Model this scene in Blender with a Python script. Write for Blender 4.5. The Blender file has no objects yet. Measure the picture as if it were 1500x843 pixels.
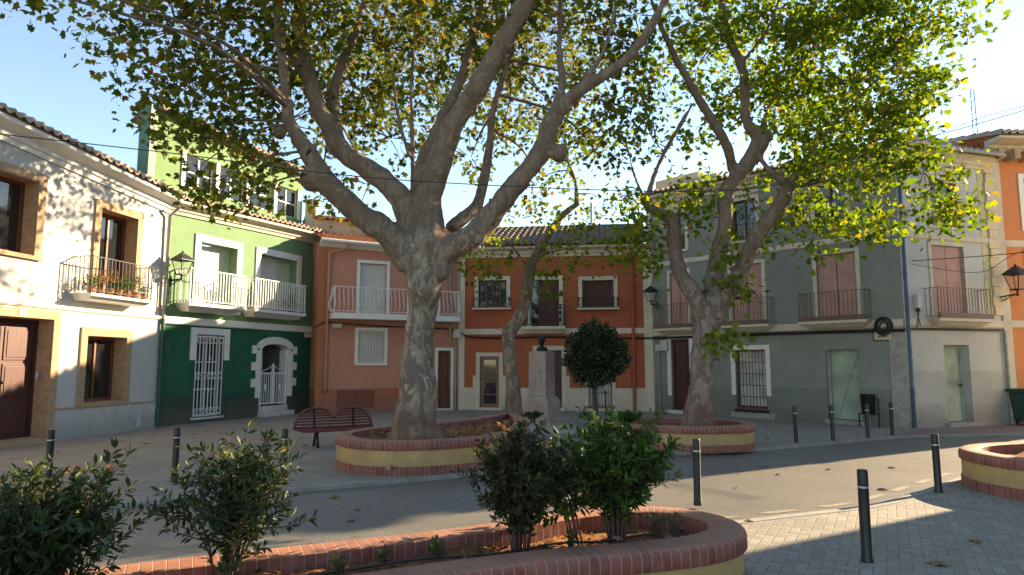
import bpy, bmesh, math, random
import numpy as np
from mathutils import Vector, noise
R = math.radians
random.seed(7)
rng = np.random.default_rng(11)
scene = bpy.context.scene
# ---------------------------------------------------------------- camera, sky, sun, exposure
EYE = 1.75
cd = bpy.data.cameras.new('camera'); cam = bpy.data.objects.new('camera', cd)
scene.collection.objects.link(cam); scene.camera = cam
cd.lens = 24.0; cd.sensor_width = 36.0; cd.clip_start = 0.05; cd.clip_end = 2000
TH = math.atan(111.5/1000)
cam.location = (0, 0, EYE); cam.rotation_euler = (math.pi/2 + TH, 0, 0)
SUN_AZ = math.atan2(0.86, 0.51); SUN_EL = R(20)
w = bpy.data.worlds.new('World'); scene.world = w; w.use_nodes = True
wn = w.node_tree.nodes; wl = w.node_tree.links
bg = wn['Background']; sky = wn.new('ShaderNodeTexSky'); sky.sky_type = 'NISHITA'
sky.sun_disc = False; sky.sun_elevation = SUN_EL; sky.sun_rotation = SUN_AZ
sky.air_density = 0.9; sky.dust_density = 0.05; sky.ozone_density = 3.2
wl.new(sky.outputs[0], bg.inputs[0]); bg.inputs[1].default_value = 0.10
sl = bpy.data.lights.new('sun', 'SUN'); sl.energy = 4.1; sl.angle = R(0.5); sl.color = (1.0, 0.87, 0.70)
sun = bpy.data.objects.new('sun', sl); scene.collection.objects.link(sun)
sd = Vector((math.sin(SUN_AZ)*math.cos(SUN_EL), math.cos(SUN_AZ)*math.cos(SUN_EL), math.sin(SUN_EL)))
sun.rotation_euler = sd.to_track_quat('Z', 'Y').to_euler(); sun.location = (20, 12, 15)
vs = scene.view_settings; vs.view_transform = 'Standard'; vs.look = 'None'; vs.gamma = 1; vs.exposure = 2.15
vs.use_white_balance = True; vs.white_balance_temperature = 8600; vs.white_balance_tint = 10
scene.render.resolution_x = 1024; scene.render.resolution_y = 575
try:
    scene.cycles.max_bounces = 7; scene.cycles.transmission_bounces = 4; scene.cycles.transparent_max_bounces = 6
except Exception: pass
# ---------------------------------------------------------------- measuring helpers (photo -> metres)
FW = Vector((0, math.cos(TH), math.sin(TH))); UP = Vector((0, -math.sin(TH), math.cos(TH)))
CAM = Vector((0, 0, EYE))
def ray(x, y): return FW*1000 + Vector((x-750, 0, 0)) + UP*(421.5-y)
def G(x, y, z=0.0):
    v = ray(x, y); return CAM + v*((z-EYE)/v.z)
def D(x, y, Y):
    v = ray(x, y); return CAM + v*(Y/v.y)
class Frame:
    def __init__(s, a, b):
        s.a = Vector((a[0], a[1], 0)); s.b = Vector((b[0], b[1], 0)); s.L = (s.b-s.a).length
        s.u = (s.b-s.a)/s.L; s.n = Vector((-s.u.y, s.u.x, 0))      # n points into the house
    def __call__(s, v): return s.a + s.u*v[0] + s.n*v[1] + Vector((0, 0, v[2]))
    def at(s, x, y, off=0.0):
        v = ray(x, y); t = (s.n.dot(s.a - CAM)+off)/s.n.dot(v); p = CAM + v*t
        return (p-s.a).dot(s.u), p.z
    def rect(s, x0, y0, x1, y1, off=0.0):
        ym = (y0+y1)/2; xm = (x0+x1)/2
        return (s.at(x0, ym, off)[0], s.at(x1, ym, off)[0], s.at(xm, y1, off)[1], s.at(xm, y0, off)[1])
# ---------------------------------------------------------------- object helpers
COL = scene.collection
def link(o): COL.objects.link(o); return o
def tag(o, label=None, cat=None, group=None, kind=None):
    if label: o['label'] = label
    if cat: o['category'] = cat
    if group: o['group'] = group
    if kind: o['kind'] = kind
    return o
def thing(name, loc, label, cat, group=None, rz=0):
    o = link(bpy.data.objects.new(name, None)); o.location = loc; o.rotation_euler = (0, 0, rz)
    o.empty_display_size = 0.2
    return tag(o, label, cat, group)
def rootloc(o):
    v = Vector((0, 0, 0))
    while o is not None: v += Vector(o.location); o = o.parent
    return v
class MB:
    def __init__(s): s.v = []; s.f = []; s.m = []; s.uv = None
    def quad(s, *p, m=0):
        n = len(s.v); s.v += [tuple(q) for q in p]; s.f.append(tuple(range(n, n+len(p)))); s.m.append(m); return s
    def box(s, x0, x1, y0, y1, z0, z1, m=0):
        n = len(s.v)
        s.v += [(x0,y0,z0),(x1,y0,z0),(x1,y1,z0),(x0,y1,z0),(x0,y0,z1),(x1,y0,z1),(x1,y1,z1),(x0,y1,z1)]
        for f in ((0,3,2,1),(4,5,6,7),(0,1,5,4),(1,2,6,5),(2,3,7,6),(3,0,4,7)):
            s.f.append(tuple(n+i for i in f)); s.m.append(m)
        return s
    def prism(s, poly, y0, y1, m=0):       # poly in (x,z), extruded along y
        n = len(s.v); k = len(poly)
        s.v += [(p[0], y0, p[1]) for p in poly] + [(p[0], y1, p[1]) for p in poly]
        s.f.append(tuple(n+i for i in range(k))); s.m.append(m)
        s.f.append(tuple(n+k+i for i in reversed(range(k)))); s.m.append(m)
        for i in range(k):
            j = (i+1) % k; s.f.append((n+i, n+k+i, n+k+j, n+j)); s.m.append(m)
        return s
    def extr(s, prof, x0, x1, z0=0, z1=None, m=0):     # prof in (y,z) swept along x; z offset z0 -> z1
        if z1 is None: z1 = z0
        n = len(s.v); k = len(prof)
        s.v += [(x0, p[0], p[1]+z0) for p in prof] + [(x1, p[0], p[1]+z1) for p in prof]
        s.f.append(tuple(n+i for i in range(k))); s.m.append(m)
        s.f.append(tuple(n+k+i for i in reversed(range(k)))); s.m.append(m)
        for i in range(k):
            j = (i+1) % k; s.f.append((n+i, n+k+i, n+k+j, n+j)); s.m.append(m)
        return s
    def tube(s, pts, r, seg=8, cap=True, m=0):
        pts = [Vector(p) for p in pts]; k = len(pts)
        rs = r if isinstance(r, (list, tuple)) else [r]*k
        n0 = len(s.v); prev = None
        for i, p in enumerate(pts):
            d = (pts[min(i+1, k-1)] - pts[max(i-1, 0)]).normalized()
            if prev is None:
                a = d.cross(Vector((0, 0, 1)))
                if a.length < 0.05: a = d.cross(Vector((1, 0, 0)))
            else: a = prev - d*prev.dot(d)
            a.normalize(); b = d.cross(a); prev = a
            for j in range(seg):
                t = 2*math.pi*j/seg; q = p + (a*math.cos(t) + b*math.sin(t))*rs[i]; s.v.append(tuple(q))
        for i in range(k-1):
            for j in range(seg):
                j2 = (j+1) % seg
                s.f.append((n0+i*seg+j, n0+i*seg+j2, n0+(i+1)*seg+j2, n0+(i+1)*seg+j)); s.m.append(m)
        if cap:
            s.f.append(tuple(n0+j for j in reversed(range(seg)))); s.m.append(m)
            s.f.append(tuple(n0+(k-1)*seg+j for j in range(seg))); s.m.append(m)
        return s
    def lathe(s, prof, c=(0, 0, 0), seg=16, m=0, sq=None):   # prof (r,z)
        n0 = len(s.v); k = len(prof)
        for (r, z) in prof:
            for j in range(seg):
                t = 2*math.pi*(j+(0.5 if seg == 4 else 0))/seg; s.v.append((c[0]+r*math.cos(t), c[1]+r*math.sin(t), c[2]+z))
        for i in range(k-1):
            for j in range(seg):
                j2 = (j+1) % seg
                s.f.append((n0+i*seg+j, n0+i*seg+j2, n0+(i+1)*seg+j2, n0+(i+1)*seg+j)); s.m.append(m)
        s.f.append(tuple(n0+j for j in reversed(range(seg)))); s.m.append(m)
        s.f.append(tuple(n0+(k-1)*seg+j for j in range(seg))); s.m.append(m)
        return s
    def ball(s, c, r, seg=10, rings=7, m=0):
        r = (r, r, r) if not isinstance(r, (tuple, list)) else r
        n0 = len(s.v); s.v.append((c[0], c[1], c[2]-r[2]))
        for i in range(1, rings):
            p = math.pi*i/rings - math.pi/2
            for j in range(seg):
                t = 2*math.pi*j/seg; s.v.append((c[0]+r[0]*math.cos(p)*math.cos(t), c[1]+r[1]*math.cos(p)*math.sin(t), c[2]+r[2]*math.sin(p)))
        s.v.append((c[0], c[1], c[2]+r[2])); e = len(s.v)-1
        for j in range(seg):
            j2 = (j+1) % seg
            s.f.append((n0, n0+1+j2, n0+1+j)); s.m.append(m)
            s.f.append((e, e-seg+j, e-seg+j2)); s.m.append(m)
            for i in range(rings-2):
                a = n0+1+i*seg
                s.f.append((a+j, a+j2, a+seg+j2, a+seg+j)); s.m.append(m)
        return s
    def build(s, name, mat, parent=None, fr=None, smooth=False, bevel=0, loc=None):
        me = bpy.data.meshes.new(name)
        off = rootloc(parent) if (parent is not None and fr is not None) else Vector((0, 0, 0))
        vv = [tuple(Vector(fr(p)) - off) for p in s.v] if fr else s.v
        me.from_pydata(vv, [], s.f)
        for mm in (mat if isinstance(mat, (list, tuple)) else [mat]): me.materials.append(mm)
        me.polygons.foreach_set('material_index', s.m)
        if smooth: me.polygons.foreach_set('use_smooth', [True]*len(s.f))
        me.update()
        o = link(bpy.data.objects.new(name, me))
        if parent is not None: o.parent = parent
        if loc is not None: o.location = loc
        if bevel:
            b = o.modifiers.new('bevel', 'BEVEL'); b.width = bevel; b.segments = 2; b.limit_method = 'ANGLE'
        if smooth and smooth != 'full':
            try: me.set_sharp_from_angle(angle=R(40))
            except Exception: pass
        return o
WORLD = lambda v: Vector(v)
def crom(pts, per=6, closed=False):
    P = [np.array(p, float) for p in pts]; n = len(P); out = []
    rngi = range(n if closed else n-1)
    for i in rngi:
        p0 = P[(i-1) % n] if (closed or i > 0) else 2*P[0]-P[1]
        p1 = P[i]; p2 = P[(i+1) % n]
        p3 = P[(i+2) % n] if (closed or i < n-2) else 2*P[-1]-P[-2]
        for k in range(per):
            t = k/per
            out.append(0.5*((2*p1)+(-p0+p2)*t+(2*p0-5*p1+4*p2-p3)*t*t+(-p0+3*p1-3*p2+p3)*t**3))
    if not closed: out.append(P[-1])
    return out
# ---------------------------------------------------------------- materials
class NT:
    def __init__(s, name):
        s.mat = bpy.data.materials.new(name); s.mat.use_nodes = True; s.t = s.mat.node_tree
        s.b = s.t.nodes['Principled BSDF']; s.out = s.t.nodes['Material Output']
    def n(s, typ, **kw):
        o = s.t.nodes.new(typ)
        for k, v in kw.items():
            if k.startswith('i_'):
                key = k[2:]; key = int(key) if key.isdigit() else key.replace('_', ' ')
                o.inputs[key].default_value = v
            else: setattr(o, k, v)
        return o
    def l(s, a, b): s.t.links.new(a, b)
    def val(s, x, inp):
        if isinstance(x, (int, float)): inp.default_value = x
        elif isinstance(x, tuple): inp.default_value = (*x[:3], 1)
        else: s.l(x, inp)
    def math(s, op, a, b=0.0, c=None, clamp=False):
        o = s.n('ShaderNodeMath', operation=op, use_clamp=clamp)
        s.val(a, o.inputs[0]); s.val(b, o.inputs[1])
        if c is not None: s.val(c, o.inputs[2])
        return o.outputs[0]
    def mix(s, f, a, b, bt='MIX'):
        o = s.n('ShaderNodeMix', data_type='RGBA', blend_type=bt)
        s.val(f, o.inputs['Factor']); s.val(a, o.inputs[6]); s.val(b, o.inputs[7]); return o.outputs[2]
    def coord(s, scale=(1, 1, 1), rot=(0, 0, 0), which='Object'):
        tc = s.n('ShaderNodeTexCoord'); mp = s.n('ShaderNodeMapping')
        s.l(tc.outputs[which], mp.inputs[0]); mp.inputs['Scale'].default_value = scale; mp.inputs['Rotation'].default_value = rot
        return mp.outputs[0]
    def noise(s, vec, scale=5, det=4, rough=.55, dist=0):
        o = s.n('ShaderNodeTexNoise', i_Scale=scale, i_Detail=det, i_Roughness=rough, i_Distortion=dist)
        if vec is not None: s.l(vec, o.inputs['Vector'])
        return o.outputs['Fac']
    def ramp(s, x, lo, hi):
        o = s.n('ShaderNodeMapRange'); s.val(x, o.inputs[0]); o.inputs[1].default_value = lo; o.inputs[2].default_value = hi
        return o.outputs[0]
    def bump(s, h, strength=.3, dist=.02):
        o = s.n('ShaderNodeBump', i_Strength=strength, i_Distance=dist); s.l(h, o.inputs['Height']); s.l(o.outputs[0], s.b.inputs['Normal'])
    def fin(s, col, rough=.7, metal=0.0, spec=None):
        s.val(col, s.b.inputs['Base Color']); s.val(rough, s.b.inputs['Roughness']); s.val(metal, s.b.inputs['Metallic'])
        if spec is not None: s.b.inputs['Specular IOR Level'].default_value = spec
        return s.mat
def plain(name, col, rough=.6, metal=0.0, var=.2, scale=6, bump=.1, dist=.01, spec=None):
    t = NT(name); c = t.coord(); n = t.noise(c, scale, 5); f = t.ramp(n, .3, .7)
    dk = tuple(x*(1-var) for x in col); lt = tuple(min(1, x*(1+var*.6)) for x in col)
    n2 = t.noise(c, scale*9, 3); t.bump(n2, bump, dist)
    return t.fin(t.mix(f, dk, lt), rough, metal, spec)
def plaster(name, zones, var=.12, bump=.25, stains=.25, chips=None, rough=.85, scuff=None):
    """zones: [(z_top, colour), ...] bottom to top: the paint changes at those heights"""
    t = NT(name); c = t.coord(); sep = t.n('ShaderNodeSeparateXYZ'); t.l(c, sep.inputs[0]); z = sep.outputs[2]
    wob = t.math('MULTIPLY', t.math('SUBTRACT', t.noise(c, 3, 2), .5), .03)
    zz = t.math('ADD', z, wob); col = zones[-1][1]
    for zt, cc in reversed(zones[:-1]):
        col = t.mix(t.math('GREATER_THAN', zz, zt), cc, col)
    big = t.ramp(t.noise(c, .9, 6, .65), .3, .75); med = t.ramp(t.noise(c, 5, 6, .7), .35, .7)
    col = t.mix(t.math('MULTIPLY', big, var*1.6), col, (0.0, 0.0, 0.0), 'MIX')
    col = t.mix(t.math('MULTIPLY', med, var), col, (1, 1, 1), 'SOFT_LIGHT')
    cs = t.coord((7, 7, .5)); st = t.ramp(t.noise(cs, 1.0, 5, .6), .58, .8)
    col = t.mix(t.math('MULTIPLY', st, stains), col, (.12, .10, .08))
    dm_ = t.math('MULTIPLY', t.ramp(t.math('ADD', z, t.math('MULTIPLY', t.noise(t.coord((1.5, 1.5, 1)), 2.5, 5, .7), -1.2)), .05, -.45), .4)
    col = t.mix(dm_, col, (.16, .13, .10))
    dr2 = t.ramp(t.noise(t.coord((22, 22, .35)), 1.0, 4, .6), .60, .78); col = t.mix(t.math('MULTIPLY', dr2, stains*.8), col, (.10, .085, .07))
    if chips:
        ch = t.ramp(t.noise(t.coord((1, 1, 1.3)), chips[1], 6, .7), chips[2], chips[2]+.015)
        col = t.mix(ch, col, chips[0])
    t.bump(t.math('ADD', t.noise(c, 60, 4), t.math('MULTIPLY', t.noise(c, 4, 3), 1.5)), bump, .01)
    return t.fin(col, rough, 0, .25)
def slats(name, col, pitch=.05, axis=2, depth=.5, col2=None, rough=.55, var=.1):
    t = NT(name); c = t.coord(); sep = t.n('ShaderNodeSeparateXYZ'); t.l(c, sep.inputs[0])
    if axis == 2: a = sep.outputs[2]
    else: a = t.math('ADD', sep.outputs[0], t.math('MULTIPLY', sep.outputs[1], .6))
    fr = t.math('FRACT', t.math('DIVIDE', a, pitch)); h = t.math('ABSOLUTE', t.math('SUBTRACT', fr, .5))
    gap = t.ramp(h, .40, .48)
    n = t.ramp(t.noise(c, 3, 4), .3, .7)
    base = t.mix(n, tuple(x*(1-var) for x in col), tuple(min(1, x*(1+var)) for x in col))
    t.bump(t.math('MULTIPLY', gap, -1.0), depth, .012)
    return t.fin(t.mix(t.math('MULTIPLY', gap, .75), base, col2 or tuple(x*.35 for x in col)), rough)
def wood(name, col, rough=.45):
    t = NT(name); c = t.coord((14, 14, 1.2)); n = t.ramp(t.noise(c, 1.6, 5, .6, .6), .3, .7)
    t.bump(t.noise(t.coord((60, 60, 3)), 1, 3), .15, .004)
    return t.fin(t.mix(n, tuple(x*.55 for x in col), tuple(x*1.35 for x in col)), rough)
def tiles_mat(name, a, b, c3, rough=.85):
    t = NT(name); c = t.coord(); v = t.n('ShaderNodeTexVoronoi', i_Scale=4.2); t.l(c, v.inputs['Vector'])
    col = t.mix(t.ramp(t.noise(c, 6, 5, .7), .3, .7), a, b)
    sp = t.n('ShaderNodeSeparateXYZ'); t.l(v.outputs['Color'], sp.inputs[0])
    col = t.mix(t.math('MULTIPLY', sp.outputs[0], .6), col, c3)
    col = t.mix(t.ramp(t.noise(c, 22, 5, .75), .55, .75), col, tuple(x*.5 for x in a))
    t.bump(t.noise(c, 40, 4), .4, .01); return t.fin(col, rough, 0, .2)
def glass(name, col=(.012, .014, .016), rough=.04):
    t = NT(name); c = t.coord(); n = t.noise(c, 1.5, 2)
    t.bump(n, .04, .02); return t.fin(t.mix(n, tuple(x*.6 for x in col), tuple(x*1.6 for x in col)), rough, 0, .7)
M = {}
M['white'] = plaster('white_plaster', [(9, (.50, .49, .465))], .06, .3, .06)
M['white_trim'] = plain('white_trim', (.72, .70, .66), .6, var=.08, scale=3)
M['cream'] = plain('cream_trim', (.60, .52, .41), .75, var=.16, scale=2.5, bump=.2)
M['cream_tile'] = None
M['sandstone'] = plain('sandstone', (.42, .27, .155), .8, var=.25, scale=9, bump=.35)
M['green'] = plaster('green_plaster', [(.78, (.045, .075, .062)), (3.05, (.016, .115, .062)), (12, (.17, .285, .15))], .14, .3, .10)
M['green_dark'] = plain('dark_green_paint', (.012, .085, .05), .5, var=.2)
M['salmon'] = plaster('salmon_plaster', [(.86, (.42, .14, .085)), (12, (.54, .235, .165))], .13, .25, .12)
M['red'] = plaster('red_plaster', [(12, (.42, .115, .055))], .16, .25, .12, chips=((.6, .5, .42), 1.3, .80))
M['grey'] = plaster('grey_green_plaster', [(1.02, (.20, .215, .18)), (12, (.25, .26, .225))], .16, .3, .22, chips=((.5, .46, .38), 1.1, .78))
M['grey_pale'] = plaster('pale_grey_plaster', [(.62, (.40, .38, .345)), (1.55, (.455, .43, .39)), (2.9, (.52, .495, .455)), (12, (.52, .53, .51))], .16, .3, .22, chips=((.62, .55, .47), 1.2, .73))
M['orange'] = plaster('orange_plaster', [(12, (.62, .23, .10))], .12, .25, .12)
M['ochre'] = plaster('ochre_plaster', [(12, (.74, .64, .46))], .12, .25, .15)
M['beige'] = plaster('beige_plaster', [(12, (.52, .40, .28))], .14, .3, .3)
M['brown_wood'] = wood('brown_wood', (.16, .055, .028)); M['dark_wood'] = wood('dark_wood', (.075, .022, .018))
M['light_wood'] = wood('light_wood', (.22, .10, .05)); M['bench_wood'] = wood('bench_wood', (.13, .03, .022), .4)
M['shutter'] = slats('pale_roller_shutter', (.56, .55, .51), .055); M['shutter_green'] = slats('pale_green_shutter', (.42, .5, .38), .06)
M['pink_blind'] = slats('pink_blind', (.47, .25, .215), .045, 2, .4, var=.15)
M['louvre'] = slats('dark_louvre', (.085, .025, .018), .05, 2, .9)
M['vent'] = slats('vent_louvre', (.24, .075, .05), .045, 2, 1.0)
M['boards'] = plain('pale_green_boards', (.33, .39, .30), .8, var=.3, scale=2, bump=.3)
M['iron'] = plain('black_iron', (.02, .02, .022), .5, .3, .2); M['rail_white'] = plain('white_rail', (.72, .71, .68), .45, var=.06)
M['rail_brown'] = plain('rusty_rail', (.16, .10, .075), .6, .2, .3, 12)
M['glass'] = glass('window_glass'); M['dark'] = plain('dark_interior', (.025, .023, .022), .9)
M['curtain'] = plain('lace_curtain', (.55, .55, .5), .9, var=.35, scale=3)
M['porch'] = plain('porch_wall', (.16, .165, .17), .8)
M['marble'] = plain('marble_step', (.55, .53, .50), .5, var=.15, scale=4)
M['tile_old'] = tiles_mat('old_roof_tiles', (.17, .115, .075), (.30, .20, .13), (.12, .11, .085))
M['tile_orange'] = tiles_mat('orange_roof_tiles', (.48, .15, .06), (.62, .24, .10), (.5, .3, .2))
M['tile_pale'] = tiles_mat('pale_roof_tiles', (.36, .25, .19), (.52, .40, .32), (.3, .24, .2))
M['pipe_grey'] = plain('grey_pipe', (.30, .28, .25), .5); M['pipe_blue'] = plain('blue_pipe', (.035, .11, .19), .5, var=.3, scale=3)
M['box_grey'] = plain('grey_plastic', (.5, .5, .48), .5); M['cable'] = plain('black_cable', (.02, .02, .02), .6)
M['concrete'] = plain('concrete', (.34, .31, .28), .9, var=.25, scale=5, bump=.4)
def cream_tiles():
    t = NT('cream_tile_dado'); tc = t.n('ShaderNodeTexCoord'); sp = t.n('ShaderNodeSeparateXYZ'); t.l(tc.outputs['Object'], sp.inputs[0])
    cb = t.n('ShaderNodeCombineXYZ'); t.l(sp.outputs[0], cb.inputs[0]); t.l(sp.outputs[2], cb.inputs[1])
    b = t.n('ShaderNodeTexBrick', i_Scale=1.0); b.offset = 0; b.inputs['Brick Width'].default_value = .2; b.inputs['Row Height'].default_value = .2
    b.inputs['Mortar Size'].default_value = .004; t.l(cb.outputs[0], b.inputs['Vector'])
    b.inputs['Color1'].default_value = (.60, .52, .42, 1); b.inputs['Color2'].default_value = (.54, .46, .36, 1); b.inputs['Mortar'].default_value = (.38, .32, .26, 1)
    n = t.ramp(t.noise(tc.outputs['Object'], 2, 5), .3, .75)
    return t.fin(t.mix(t.math('MULTIPLY', n, .25), b.outputs[0], (.3, .24, .18)), .5)
M['cream_tile'] = cream_tiles()

def part(mb, name, mat, parent, fr, **k): return mb.build(name, mat, parent, fr, **k)
def wall(parent, fr, mat, s0, s1, z0, zl, zr, holes, back=8.0, name='wall', rd=.3):
    """one facade wall with real openings; holes = (s0,s1,z0,z1[,reveal])"""
    mb = MB(); zt = min(zl, zr)
    xs = sorted({s0, s1, *[h[0] for h in holes], *[h[1] for h in holes]}); xs = [x for x in xs if s0 <= x <= s1]
    zs = sorted({z0, zt, *[h[2] for h in holes], *[h[3] for h in holes]})
    for i in range(len(xs)-1):
        for j in range(len(zs)-1):
            cx = (xs[i]+xs[i+1])/2; cz = (zs[j]+zs[j+1])/2
            if any(h[0] < cx < h[1] and h[2] < cz < h[3] for h in holes): continue
            mb.quad((xs[i], 0, zs[j]), (xs[i+1], 0, zs[j]), (xs[i+1], 0, zs[j+1]), (xs[i], 0, zs[j+1]))
    if abs(zl-zr) > .001: mb.quad((s0, 0, zt), (s1, 0, zt), (s1, 0, zr), (s0, 0, zl))
    for h in holes:
        d = h[4] if len(h) > 4 else rd; a, b, c, e = h[:4]
        mb.quad((a, 0, c), (a, d, c), (a, d, e), (a, 0, e)); mb.quad((b, d, c), (b, 0, c), (b, 0, e), (b, d, e))
        mb.quad((a, 0, e), (a, d, e), (b, d, e), (b, 0, e)); mb.quad((a, d, c), (a, 0, c), (b, 0, c), (b, d, c))
        mb.quad((a, d+.25, c), (b, d+.25, c), (b, d+.25, e), (a, d+.25, e))
    mb.quad((s0, back, z0), (s0, 0, z0), (s0, 0, zl), (s0, back, zl)); mb.quad((s1, 0, z0), (s1, back, z0), (s1, back, zr), (s1, 0, zr))
    mb.quad((s1, back, z0), (s0, back, z0), (s0, back, zl), (s1, back, zr))
    return part(mb, name, mat, parent, fr)
def surround(parent, fr, h, w, mat, proud=.035, bottom=True, top=True, name='window_surround', zlow=None, sill=0):
    a, b, c, e = h[:4]; c2 = c if zlow is None else zlow; mb = MB()
    ze = e+w if top else e
    mb.box(a-w, a, -proud, .03, c2, ze); mb.box(b, b+w, -proud, .03, c2, ze)
    if top: mb.box(a, b, -proud, .03, e, ze)
    if bottom: mb.box(a-w-sill, b+w+sill, -proud-.03-sill, .03, c-.09, c-.001)
    return part(mb, name, mat, parent, fr, bevel=.006)
def roof(parent, fr, mat, s0, s1, z0, z1, run=3.5, rise=.3, over=.35, pitch=.24, name='roof', thick=.05, rows=None, y0=0):
    mb = MB(); nw = max(2, int(round((s1-s0)/pitch))); n = nw*6; rows = rows or int(run/.42); prevrow = None
    for r in range(rows):
        for e in (0, 1):
            y = y0 - over + (run+over)*(r+e)/rows; row = []
            for i in range(n+1):
                s = s0+(s1-s0)*i/n; ph = 2*math.pi*i/6; jit = noise.noise(Vector((i//6*3.1, r*7.3, s0)))*.018
                zb = z0+(z1-z0)*i/n + (y-y0+over)*rise + .055*math.cos(ph) + jit
                zb += .035 if e == 0 else 0
                row.append(len(mb.v)); mb.v.append((s, y+jit, zb))
            if e == 1 or prevrow:
                for i in range(n):
                    mb.f.append((prevrow[i], prevrow[i+1], row[i+1], row[i])); mb.m.append(0)
            else:   # front lip
                low = []
                for i in range(n+1):
                    low.append(len(mb.v)); mb.v.append((mb.v[row[i]][0], mb.v[row[i]][1]+.01, z0+(z1-z0)*i/n - .055 + max(0, .09*math.cos(2*math.pi*i/6))*0.75))
                for i in range(n): mb.f.append((low[i], low[i+1], row[i+1], row[i])); mb.m.append(0)
            prevrow = row
    b0 = z0-.06; b1 = z1-.06; yb = y0+run; rr = (run+over)*rise
    mb.quad((s0, y0-over+.02, b0), (s1, y0-over+.02, b1), (s1, yb, b1+rr), (s0, yb, b0+rr))
    mb.quad((s0, yb, b0+rr), (s0, y0-over+.02, b0), (s0, y0-over+.02, z0+.05), (s0, yb, z0+.05+rr))
    mb.quad((s1, y0-over+.02, b1), (s1, yb, b1+rr), (s1, yb, z1+.05+rr), (s1, y0-over+.02, z1+.05))
    mb.quad((s0, yb, z0+rr+.03), (s1, yb, z1+rr+.03), (s1, yb+run, z1-.3), (s0, yb+run, z0-.3))
    return part(mb, name, mat, parent, fr)
def cornice(parent, fr, mat, s0, s1, z0, z1, h=.35, out=.34, name='cornice'):
    prof = [(.02, -h), (-.05, -h), (-.07, -h*.75), (-.12, -h*.7), (-.15, -h*.45), (-out*.75, -h*.3), (-out, -h*.22), (-out, -.002), (.02, -.002)]
    return part(MB().extr(prof, s0, s1, z0, z1), name, mat, parent, fr)
def band(parent, fr, mat, s0, s1, z0, z1, proud=.05, name='band_course'):
    return part(MB().extr([(.02, z0), (-proud*.6, z0), (-proud, z0+.03), (-proud, z1-.02), (-proud*.7, z1), (.02, z1)], s0, s1), name, mat, parent, fr)
def glazed(parent, fr, h, y, mat, nx=2, nz=1, fw=.07, name='window', label=None, pane='glass', mid=.06):
    a, b, c, e = h[:4]; mb = MB(); f = .06
    mb.box(a, a+fw, y, y+f, c, e); mb.box(b-fw, b, y, y+f, c, e); mb.box(a+fw, b-fw, y, y+f, c, c+fw); mb.box(a+fw, b-fw, y, y+f, e-fw, e)
    for i in range(1, nx):
        x = a+(b-a)*i/nx; mb.box(x-mid/2, x+mid/2, y-.01, y+f-.01, c+fw, e-fw)
    xs = [a+fw] + [a+(b-a)*i/nx for i in range(1, nx)] + [b-fw]
    for j in range(1, nz):
        z = c+(e-c)*j/nz
        for i in range(nx): mb.box(xs[i]+(mid/2 if i else 0), xs[i+1]-(mid/2 if i < nx-1 else 0), y, y+f-.012, z-.02, z+.02)
    o = part(mb, name, mat, parent, fr, bevel=.004); 
    if label: o['label'] = label
    part(MB().box(a+.02, b-.02, y+.03, y+.04, c+.02, e-.02), 'pane', M[pane], o, fr)
    return o
def panel(parent, fr, h, y, mat, name='shutter', label=None, t=.04):
    a, b, c, e = h[:4]; o = part(MB().box(a+.004, b-.004, y, y+t, c+.004, e-.004), name, mat, parent, fr, bevel=.004)
    if label: o['label'] = label
    return o
def door(parent, fr, h, y, mat, leaves=1, rows=3, label=None, name='door', frame=True):
    a, b, c, e = h[:4]; mb = MB(); fw = .08
    mb.box(a, a+fw, y-.03, y+.05, c, e); mb.box(b-fw, b, y-.03, y+.05, c, e); mb.box(a+fw, b-fw, y-.03, y+.05, e-fw, e)
    W = (b-a-2*fw)/leaves
    for L in range(leaves):
        x0 = a+fw+L*W+.006; x1 = x0+W-.012; mb.box(x0, x1, y, y+.04, c+.01, e-fw-.004)
        H = (e-fw-c)
        for r in range(rows):
            zz0 = c+.12+(H-.16)*r/rows; zz1 = c+.12+(H-.16)*(r+1)/rows-.08
            mb.box(x0+.09, x1-.09, y-.022, y, zz0, zz1); mb.box(x0+.15, x1-.15, y-.035, y-.022, zz0+.06, zz1-.06)
    o = part(mb, name, mat, parent, fr, bevel=.008)
    if label: o['label'] = label
    zc = c+(e-c)*.47; x = (b-fw-.1) if leaves == 1 else a+(b-a)/2+.06
    part(MB().tube([(x, y-.02, zc), (x, y-.07, zc)], .022).ball((x, y-.085, zc), .035), 'handle', M['iron'], o, fr, smooth=True)
    return o
def bars_grille(parent, fr, h, y, mat, n=8, hor=3, r=.009, name='window_grille', orn=False, label=None):
    a, b, c, e = h[:4]; mb = MB()
    for i in range(n+1):
        x = a+(b-a)*i/n; mb.box(x-r, x+r, y-r, y+r, c, e)
    zs = [c+(e-c)*j/(hor-1) for j in range(hor)] if hor > 1 else [c]
    for z in zs: mb.box(a-.02, b+.02, y-r*1.3, y+r*1.3, z-r*1.2, z+r*1.2)
    if orn:
        for zc in (c+.1, (c+e)/2, e-.1):
            k = 5
            for i in range(k):
                x = a+(b-a)*(i+.5)/k; mb.tube([(x+.075*math.cos(t), y-.02, zc+.075*math.sin(t)) for t in [j*math.pi/5 for j in range(10)]], .011, 5)
            mb.box(a-.02, b+.02, y-.014, y+.014, zc-.105, zc-.09); mb.box(a-.02, b+.02, y-.014, y+.014, zc+.09, zc+.105)
        for x, z in ((a+(b-a)*.5, c+(e-c)*.72), (a+(b-a)*.5, c+(e-c)*.3)):
            mb.ball((x, y-.015, z), (.03, .02, .09), 8, 6)
    o = part(mb, name, mat, parent, fr)
    if label: o['label'] = label
    return o
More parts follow.
